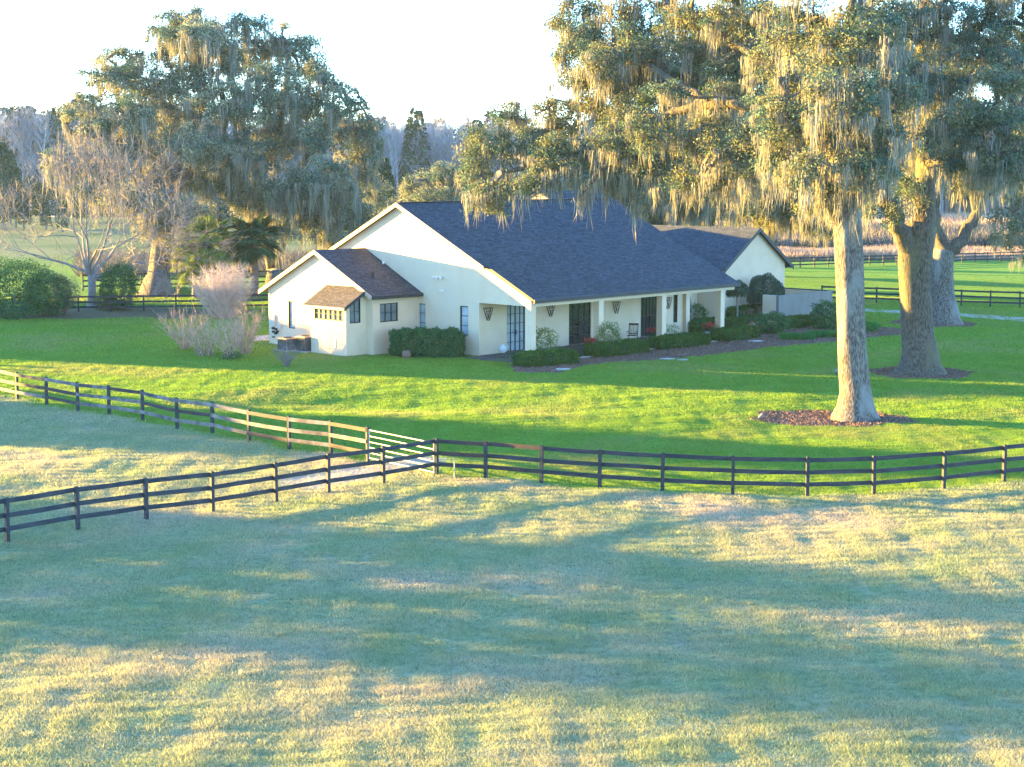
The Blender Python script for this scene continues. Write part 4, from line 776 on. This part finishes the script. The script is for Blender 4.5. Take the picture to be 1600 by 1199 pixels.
oak('live_oak', 'second live oak with a thick mossy forked trunk behind the nearest one', (1437, 584), 91,
    [(1434, 520, 91.5, .86), (1430, 450, 91.5, .82), (1430, 395, 91.5, .92), (1440, 350, 91.5, .80)],
    [[(1425, 400, 91.3, .55), (1400, 345, 90.5, .42), (1378, 295, 89.5, .34), (1355, 220, 88, .26), (1340, 120, 87, .18), (1345, 0, 86, .1)],
     [(1440, 370, 91.5, .66), (1446, 290, 92, .52), (1444, 200, 92.5, .42), (1440, 90, 93, .32), (1450, -60, 94, .2)],
     [(1446, 290, 92, .4), (1480, 230, 92, .3), (1530, 190, 91, .22), (1590, 170, 90, .14)],
     [(1444, 180, 92.5, .3), (1400, 110, 95, .22), (1350, 50, 98, .14)],
     [(1441, 120, 93, .26), (1500, 60, 95, .2), (1580, 20, 96, .12)],
     [(1445, 260, 92, .26), (1500, 240, 86, .2), (1550, 215, 82, .13)]],
    [(1385, 330, 90, 26, 22, .8), (1420, 300, 90, 30, 24, .9), (1435, 215, 90, 44, 36, 1), (1415, 130, 90, 50, 46, 1), (1470, 120, 91, 50, 50, 1), (1470, 40, 93, 60, 46, .8), (1390, 30, 92, 60, 50, .8), (1480, 180, 90, 40, 34, 1), (1440, -40, 94, 80, 36, .4),
     (1540, 50, 93, 60, 50, .6), (1590, 110, 92, 40, 50, .6), (1560, 130, 84, 44, 30, .5), (1510, 190, 83, 50, 30, .6), (1560, 200, 82, 60, 36, .7), (1500, 245, 83, 44, 28, .8), (1560, 255, 82, 50, 28, .9), (1610, 230, 82, 40, 46, .7), (1465, 205, 84, 20, 20, .7), (1530, 285, 84, 40, 14, 1), (1580, -20, 94, 80, 40, .3), (1350, 330, 89, 16, 14, .8), (1640, 60, 92, 50, 60, .4)], seed=12, bark='bark_mossy', moss=1.0, lm='leaf_cool')
oak('live_oak', 'third live oak with a deeply ridged trunk curving right by the driveway', (1477, 506), 121,
    [(1474, 460, 121, .80), (1472, 420, 121, .78), (1475, 390, 121, .74)],
    [[(1475, 395, 121, .5), (1460, 340, 121, .36), (1462, 280, 121, .28), (1455, 200, 121, .18)], [(1478, 400, 121, .55), (1505, 370, 121, .42), (1527, 330, 121, .36), (1545, 300, 121, .28), (1580, 285, 120, .18), (1630, 270, 119, .1)], [(1527, 335, 121, .32), (1515, 280, 121, .28), (1510, 210, 122, .18), (1520, 120, 122, .1)]],
    [(1455, 260, 122, 40, 30, .9), (1510, 250, 122, 40, 30, .9), (1560, 265, 121, 44, 24, 1), (1610, 270, 120, 40, 30, 1), (1540, 190, 122, 50, 40, .7), (1470, 180, 123, 50, 40, .7), (1600, 180, 122, 50, 50, .6), (1500, 100, 124, 70, 50, .5), (1590, 90, 124, 60, 50, .5), (1430, 300, 121, 20, 16, .8)], seed=13, flare=.9, moss=1.0)
oak('live_oak', 'small drooping live oak hanging at the right picture edge before the pale field', (1640, 440), 150,
    [(1625, 400, 160, .4), (1610, 360, 160, .34), (1605, 320, 160, .25)], [[(1610, 360, 160, .2), (1590, 335, 159, .14), (1570, 325, 158, .08)], [(1605, 320, 160, .2), (1585, 290, 160, .12), (1560, 285, 160, .06)]],
    [(1560, 338, 159, 14, 12, .8), (1575, 375, 159, 12, 18, 1), (1592, 350, 159, 18, 22, .9), (1600, 310, 160, 34, 18, .9), (1555, 372, 159, 10, 12, .9), (1620, 380, 159, 24, 40, .8)], seed=14, leaf=.2, lpc=90, dens=.7)
# oaks behind the house
oak('live_oak', 'dark shaded live oak behind the ridge of the main roof', (1050, 448), 155,
    [(1052, 400, 150, .7), (1055, 340, 150, .6), (1060, 300, 150, .5)], [[(1055, 330, 150, .4), (1000, 280, 150, .3), (930, 270, 149, .2)], [(1060, 310, 150, .4), (1110, 270, 151, .3), (1150, 200, 152, .2)], [(1060, 300, 150, .4), (1040, 200, 151, .3), (1030, 80, 152, .2)]],
    [(905, 285, 150, 34, 22, .8), (950, 300, 150, 40, 30, .8), (1000, 290, 151, 50, 40, .9), (1020, 340, 150, 34, 26, .8), (1060, 300, 150, 50, 40, .9), (1100, 330, 151, 44, 24, .9), (1120, 260, 151, 54, 50, .9), (1050, 220, 152, 80, 50, .6), (960, 210, 152, 50, 50, .6), (1130, 170, 152, 80, 50, .5), (1030, 120, 153, 90, 50, .4), (880, 240, 151, 24, 30, .6), (1140, 60, 153, 110, 50, .3)], seed=15, leaf=.2, lpc=110, dens=.75, lm='leaf_cool', mosslen=1.5)
oak('live_oak', 'dark shaded mossy live oak between the right wing roof and the nearest trunk', (1196, 432), 165,
    [(1198, 400, 165, .6), (1204, 360, 165, .55), (1225, 320, 165, .45)], [[(1215, 335, 165, .4), (1220, 310, 165, .3), (1180, 300, 164, .2)], [(1225, 320, 165, .4), (1300, 280, 166, .3), (1350, 240, 167, .2)], [(1225, 320, 165, .4), (1240, 200, 166, .3), (1240, 80, 167, .2)]],
    [(1150, 330, 164, 34, 22, .9), (1190, 325, 164, 44, 30, .9), (1235, 320, 165, 50, 40, .9), (1280, 330, 165, 40, 30, .9), (1230, 265, 165, 60, 50, .9), (1300, 280, 166, 50, 40, .8), (1350, 290, 167, 44, 40, .9), (1390, 270, 167, 40, 40, .8), (1180, 230, 165, 50, 50, .7), (1280, 190, 167, 90, 60, .6), (1380, 190, 168, 80, 60, .5), (1220, 90, 167, 100, 60, .4), (1360, 90, 168, 100, 60, .4), (1450, 240, 170, 60, 50, .6), (1300, 360, 165, 26, 12, .9)], seed=16, leaf=.21, lpc=110, dens=.7, lm='leaf_cool', mosslen=1.5)
# the great oaks at the left
oak('live_oak', 'great left live oak with a broad grey mossy trunk and wide golden crown', (246, 462), 157,
    [(247, 440, 157, 1.05), (250, 410, 157, .95), (255, 360, 157, .85), (262, 310, 157, .7)],
    [[(252, 380, 157, .5), (225, 300, 157, .42), (190, 235, 157, .36), (150, 212, 156, .3), (112, 206, 155, .2), (100, 185, 155, .1)], [(258, 340, 157, .5), (280, 250, 158, .42), (320, 150, 158, .34), (300, 60, 158, .2)], [(262, 310, 157, .5), (320, 240, 156, .4), (350, 200, 156, .3), (340, 110, 156, .16)], [(252, 380, 157, .34), (210, 330, 155, .24), (160, 300, 154, .14)], [(225, 300, 157, .3), (200, 200, 158, .24), (180, 130, 158, .12)]],
    [(265, 95, 158, 40, 24, .8), (315, 95, 158, 34, 24, .8), (290, 60, 158, 50, 24, .7), (285, 125, 158, 50, 22, .7), (285, 30, 158, 44, 22, .7), (250, 62, 158, 30, 20, .6), (320, 55, 158, 40, 30, .8), (350, 95, 157, 36, 30, .8), (190, 95, 158, 40, 24, .3), (165, 125, 158, 44, 30, .4), (225, 130, 158, 50, 30, .6), (130, 165, 156, 34, 20, .3), (105, 172, 156, 18, 16, .2), (150, 200, 156, 30, 14, .6), (200, 180, 157, 60, 34, .7), (280, 160, 157, 60, 36, .8), (345, 160, 156, 50, 34, .7), (240, 220, 156, 60, 34, 1), (310, 225, 156, 56, 36, .9), (180, 245, 155, 44, 26, 1), (255, 275, 155, 56, 30, 1), (325, 285, 155, 50, 32, .9), (215, 310, 155, 50, 24, .9), (290, 335, 155, 44, 30, .9), (340, 335, 155, 30, 26, .9), (240, 355, 156, 30, 20, .7), (282, 385, 156, 20, 22, .8), (160, 290, 155, 40, 24, .8), (120, 260, 156, 34, 24, .9), (90, 250, 157, 20, 18, .9)],
    seed=21, lm='leaf_pale', leaf=.21, lpc=120, dens=.52, moss=1.0, mosslen=1.7, flare=1.1)
oak('live_oak', 'great live oak behind the palms with dark trunk and bluish right side', (431, 455), 160,
    [(430, 430, 161, .75), (425, 400, 161, .7), (410, 340, 161, .7), (400, 290, 161, .6)],
    [[(405, 300, 161, .5), (380, 200, 161, .42), (360, 120, 161, .3), (330, 60, 161, .16)], [(400, 290, 161, .5), (430, 200, 161, .4), (450, 120, 161, .3), (440, 60, 161, .14)], [(410, 340, 161, .45), (470, 260, 160, .34), (520, 190, 159, .24), (560, 160, 159, .12)], [(410, 330, 161, .4), (370, 260, 158, .3), (340, 200, 158, .14)]],
    [(350, 60, 161, 34, 24, .7), (510, 130, 160, 24, 24, .5), (500, 170, 159, 36, 26, .6), (385, 40, 161, 34, 20, .6), (400, 80, 161, 50, 30, .7), (450, 60, 161, 36, 26, .5), (475, 90, 161, 34, 30, .4), (495, 110, 160, 20, 18, .3), (430, 125, 160, 50, 34, .7), (470, 160, 160, 40, 34, .6), (400, 170, 159, 60, 34, .9), (500, 210, 159, 34, 30, .7), (545, 160, 159, 34, 24, .3), (545, 205, 159, 44, 30, .5), (575, 215, 159, 24, 30, .5), (440, 220, 158, 60, 36, 1), (380, 240, 158, 56, 34, 1), (560, 260, 159, 34, 34, .8), (505, 275, 158, 50, 36, 1), (450, 290, 157, 56, 36, 1), (385, 305, 157, 44, 34, 1), (540, 320, 159, 40, 30, .8), (480, 345, 158, 44, 30, 1), (430, 365, 158, 34, 26, 1), (525, 365, 159, 34, 22, .7), (350, 380, 158, 30, 22, .8), (585, 300, 162, 24, 28, .3), (570, 345, 162, 34, 28, .3)],
    seed=22, lm='leaf_pale', leaf=.21, lpc=120, dens=.52, moss=1.0, mosslen=1.9)
oak('live_oak', 'round golden sunlit tree rising just behind the left end of the main ridge', (690, 420), 190,
    [(690, 370, 195, .4), (690, 330, 195, .34), (690, 300, 195, .25)], [[(690, 310, 195, .25), (670, 285, 195, .18), (650, 280, 195, .08)], [(690, 300, 195, .25), (705, 280, 195, .16), (720, 270, 195, .08)]],
    [(645, 298, 195, 18, 20, .2), (672, 285, 195, 26, 22, .2), (700, 275, 195, 28, 20, .2), (725, 290, 195, 26, 26, .3), (690, 310, 195, 50, 22, .2), (740, 310, 196, 24, 20, .3), (610, 330, 198, 24, 24, .2)], seed=23, lm='leaf_pale', leaf=.2, lpc=110, dens=.9)  # pale leaf colour stands in for sunlight on this crown
# palms
def palm(label, px, py, top, rr, n, m, H_=None, seed=3):
    x, y = g(px, py); c = at(top[0], top[1], y) - (x, y, 0); t = thing('cabbage_palm', label, 'palm', (x, y, 0), 0, 'cabbage palms under the left oaks'); r = np.random.default_rng(seed)
    s = Geo(); zz = np.linspace(-.2, c[2], 26); s.tube(np.c_[c[0] * (zz / c[2]) ** 2, 0 * zz, zz], .30 + .05 * (np.arange(26) % 2), 12, .12, seed); s.obj('trunk', M['clay' if seed == 3 else 'bark'], t)
    gq = Geo(); st = Geo()
    for k in range(n):
        a = r.uniform(0, 6.28); el = r.uniform(-.9, 1.3); d = np.array([math.cos(a) * math.cos(el), math.sin(a) * math.cos(el), math.sin(el)]); L = rr * r.uniform(.45, .7); hub = c + d * L; segs(st, [c], [hub], .03, .02, 4)
        e1 = np.cross(d, (0, 0, 1)) + 1e-6; e1 /= np.linalg.norm(e1); m_ = 22; th = np.linspace(-1.5, 1.5, m_); fl = rr * r.uniform(.45, .62); tip = hub + (np.cos(th)[:, None] * d + np.sin(th)[:, None] * e1) * fl - (0, 0, fl * .25) + r.normal(0, .03, (m_, 3))
        mid = hub + (np.cos(th)[:, None] * d + np.sin(th)[:, None] * e1) * fl * .5; wv = np.cross(mid - hub, d + (0, 0, .5)); wv /= np.linalg.norm(wv, axis=1)[:, None] + 1e-9; wv *= .06
        V = np.stack([np.tile(hub, (m_, 1)), mid + wv, tip, mid - wv], 1).reshape(-1, 3); gq.add(V, np.arange(4 * m_).reshape(-1, 4))
    gq.obj('fronds', M[m], t); st.obj('frond_stalks', M[m], t)
palm('dark cabbage palm with a thick reddish trunk left of the wing roof', 398, 466, (396, 374), 2.4, 70, 'palm_dark', seed=3)
palm('yellow green sunlit cabbage palm left of the dark palm', 332, 466, (325, 380), 2.5, 70, 'palm', seed=4)
palm('lower pale green cabbage palm at the foot of the oaks', 306, 466, (309, 412), 2.2, 50, 'palm', seed=5)
# bare tree
def bare(name, label, base, H_, spread, m, seed=1, gen=6, r0=.32, group=None, up=.35, loc=None, nfork=3):
    x, y = g(*base) if loc is None else loc; t = thing(name, label, 'tree', (x, y, hz(x, y)), 0, group); r = np.random.default_rng(seed); tr = Geo(); z1 = H_ * .16
    tr.tube([(0, 0, -.3), (0, 0, .1), (0, 0, .5), (0.05, 0, z1 * .6), (.02, .02, z1)], [r0 * 1.7, r0 * 1.4, r0 * 1.1, r0, r0 * .95], 12, .06, seed); tr.obj('trunk', M[m], t, smooth=True)
    s = Geo(); n9 = 9; P = np.tile([.02, .02, z1], (n9, 1)).astype(float); P[:, 2] += r.uniform(-.6, .3, n9); a = np.arange(n9) * 2.4 + r.uniform(0, .5, n9); el = r.uniform(.25, 1.4, n9); D_ = np.c_[np.cos(a) * np.cos(el), np.sin(a) * np.cos(el), np.sin(el)]; R_ = np.full(n9, r0 * .42); L = H_ * .24
    for k in range(gen):
        for j in range(3):
            nd = D_ + r.normal(0, .13, D_.shape) + (0, 0, .05 * up); nd /= np.linalg.norm(nd, axis=1)[:, None]; Q = P + nd * L / 3; segs(s, P, Q, R_, R_ * .87, 5 if k < 2 else 3); tw = nd + r.normal(0, .6, nd.shape); e_ = r.random(len(Q)) < .5; segs(s, Q[e_], (Q + tw * r.uniform(.3, 1.0, (len(Q), 1)))[e_], .015, .006, 3); P, D_, R_ = Q, nd, R_ * .87
        nf = nfork; D_ = np.repeat(D_, nf, 0) + r.normal(0, .42, (len(D_) * nf, 3)) + (0, 0, up * .2); D_ /= np.linalg.norm(D_, axis=1)[:, None]; P = np.repeat(P, nf, 0); R_ = np.maximum(np.repeat(R_, nf) * .62, .016); L *= .74
        kk = r.random(len(P)) < (.8 if k > 2 else 1); P, D_, R_ = P[kk], D_[kk], R_[kk]
    s.obj('branches', M[m], t); return t
bare('bare_tree', 'leafless grey tree with a wide fine crown standing on the left lawn edge', (144, 479), 15.5, 8, 'twig', 5, 6, .30, nfork=3)
# ------------------------------------------------------------------ far woods and brush
def woods(name, label, spots, bare_m, green_frac, hr, seed, fine=1.0, parts=None):
    r = np.random.default_rng(seed); s = Geo(); gg = Geo()
    for x, y, H_ in spots:
        c = np.array([x, y, 0.])
        if r.random() < green_frac:
            n = int(420 * fine); z = r.uniform(.15, 1, n); rad_ = H_ * .22 * np.sqrt(np.clip(1.05 - z, 0, 1)) * r.uniform(.5, 1, n) ** .5; a = r.uniform(0, 6.28, n); gg.leaves(c + np.c_[rad_ * np.cos(a), rad_ * np.sin(a), z * H_], H_ * .06, H_ * .035, r=r); segs(s, [c], [c + (0, 0, H_ * .9)], .25, .08, 4)
        else:
            tr = c + (0, 0, H_ * .5); segs(s, [c, tr], [tr, c + (r.normal(0, .5), 0, H_ * .95)], [.24, .16], [.16, .05], 4); k = int(26 * fine); z = r.uniform(.3, .9, k); a = r.uniform(0, 6.28, k); P = c + np.c_[0 * z, 0 * z, z * H_]; L = H_ * .26 * (1.15 - z); Q = P + np.c_[np.cos(a) * L * .75, np.sin(a) * L * .75, L * .9]; segs(s, P, Q, .08, .035, 3)
            for _ in range(int(7 * fine)): f = r.uniform(.3, 1, k)[:, None]; B = P + (Q - P) * f; segs(s, B, B + r.normal(0, H_ * .045, (k, 3)) + (0, 0, H_ * .05), .03, .008, 3)
    t = s.obj(name, M[bare_m]); kind(t, 'stuff', label)
    t['category'] = 'woods'
    if gg.n: q = gg.obj('evergreen_foliage', M['far_green'], t)
    return t
r = np.random.default_rng(77); sp = []
for k in range(1500):
    px = r.uniform(-120, 1750); D = r.uniform(385, 470); x = (px - 800) / F * D; H_ = r.uniform(18.5, 24) * (1.08 if px < 330 else 1.0); sp.append((x, D, H_))
for k in range(14): px = r.uniform(170, 470); D = r.uniform(405, 440); sp.append(((px - 800) / F * D, D, r.uniform(27, 32)))  # taller hidden trees, added to shade the middle of the far wood
woods('woodland', 'far wood of bare grey trees and some evergreens along the horizon', sp, 'twig_far', .14, 1, 5, 1.0)
sp = [((px - 800) / F * D, D, H_) for px, D, H_ in ((8, 300, 15), (-25, 300, 17), (28, 310, 11), (600, 230, 12), (575, 225, 12), (588, 240, 12), (20, 330, 14), (-60, 310, 16), (48, 340, 9), (66, 345, 8), (90, 340, 10), (110, 335, 9), (40, 300, 7), (-5, 290, 12), (130, 330, 8), (75, 300, 5), (100, 290, 5))]
woods('woodland', 'dark evergreen thicket standing before the far wood', sp, 'twig', 1.0, 1, 6, 2.5)
# brush and tall dry grass beyond the far fence
def field(name, label, x0, x1, ytop, D0, D1, hh, n, m, wd, seed, cat, lean=.25):
    r = np.random.default_rng(seed); px = r.uniform(x0, x1, n); D = r.uniform(D0, D1, n); x = (px - 800) / F * D; z = hh * (.6 + .4 * (noise2(x, D, .25, seed) * .5 + .5)); o = Geo().blades(np.c_[x, D, 0 * x], z * r.uniform(.6, 1.1, n), np.full(n, wd), r, lean).obj(name, M[m]); kind(o, 'stuff', label); o['category'] = cat
field('tall_grass', 'tall pinkish dry grass just beyond the farthest right fence', 1180, 1720, 0, 202, 222, 1.5, 26000, 'tall_grass', .16, 3, 'grass')
field('brush', 'bluish grey brush belt behind the tall dry grass', 1100, 1720, 0, 224, 262, 3.4, 26000, 'brush', .30, 4, 'brush', .4)
field('tall_grass', 'pale dry field far beyond the grey brush at the right', 1100, 1760, 0, 300, 350, 2.6, 26000, 'tall_grass', .4, 6, 'grass')
field('brush', 'low brush and stems round the foot of the left oaks', 120, 620, 0, 172, 215, 1.6, 9000, 'brush', .16, 7, 'brush', .5)
# woods outside the picture on the left, whose long shadows fall over lawn and pasture
def row(q0, q1, s0, top, n, seed, sz=.42, bot=0.0, depth=5, wob=1.0):
    r = np.random.default_rng(seed); q = r.uniform(q0, q1, n); s_ = s0 + r.uniform(-depth, 0, n); tz = top * (1 - .14 * wob * (noise2(q, q * 0, 1.1, seed) * .5 + .5)) ; tz = tz * np.clip(np.minimum(q - q0, q1 - q) / 1.6 + .35, 0, 1) ** .5; z = bot + (tz - bot) * r.uniform(0, 1, n)
    q = q + r.normal(0, .55 if top < 8.5 or q0 < 60 else .12, n); return np.c_[q[:, None] * sperp + s_[:, None] * sdir, z]
LW = Geo(); r = np.random.default_rng(9)
for a in ((61.3, 67.0, -86, 8.4, 8500, 1), (56.5, 61, -80, 5.0, 2200, 2), (82.2, 90.3, -104, 10.2, 14000, 3), (90.2, 119.5, -108, 6.8, 30000, 4), (41.6, 47.0, -86, 8.6, 3000, 5), (33.0, 40.0, -84, 8.6, 3500, 6), (39.5, 42.5, -80, 6.6, 1300, 7), (25.5, 33.2, -72, 4.4, 2600, 8), (47, 56, -90, 4.6, 1500, 9)):
    LW.leaves(row(*a[:4], a[4], a[5]), .55, .36, r=r)
k = 60; qq = r.uniform(33, 119, k); base = np.c_[qq[:, None] * sperp + (-60 - .5 * (qq - 33))[:, None] * sdir, 0 * qq]; segs(LW, base, base + (0, 0, 2.5), .2, .12, 5)
kind(LW.obj('woodland', M['leaf']), 'stuff', 'dense leafy tree belt west of the pasture throwing long shadows over the grass')['category'] = 'woods'

# ------------------------------------------------------------------ air
hm_ = bpy.data.materials.new('haze_air'); hm_.use_nodes = True; t_ = hm_.node_tree; t_.nodes.remove(t_.nodes['Principled BSDF']); pv = t_.nodes.new('ShaderNodeVolumePrincipled'); pv.inputs['Color'].default_value = (.50, .74, 1, 1); pv.inputs['Density'].default_value = .00009; pv.inputs['Anisotropy'].default_value = 0
t_.links.new(pv.outputs[0], t_.nodes['Material Output'].inputs['Volume'])
kind(Geo().box((-7300, -7300, -1.5), (7300, 7300, 46)).obj('haze', hm_), 'stuff', 'thin bluish evening haze over the whole scene')['category'] = 'haze'
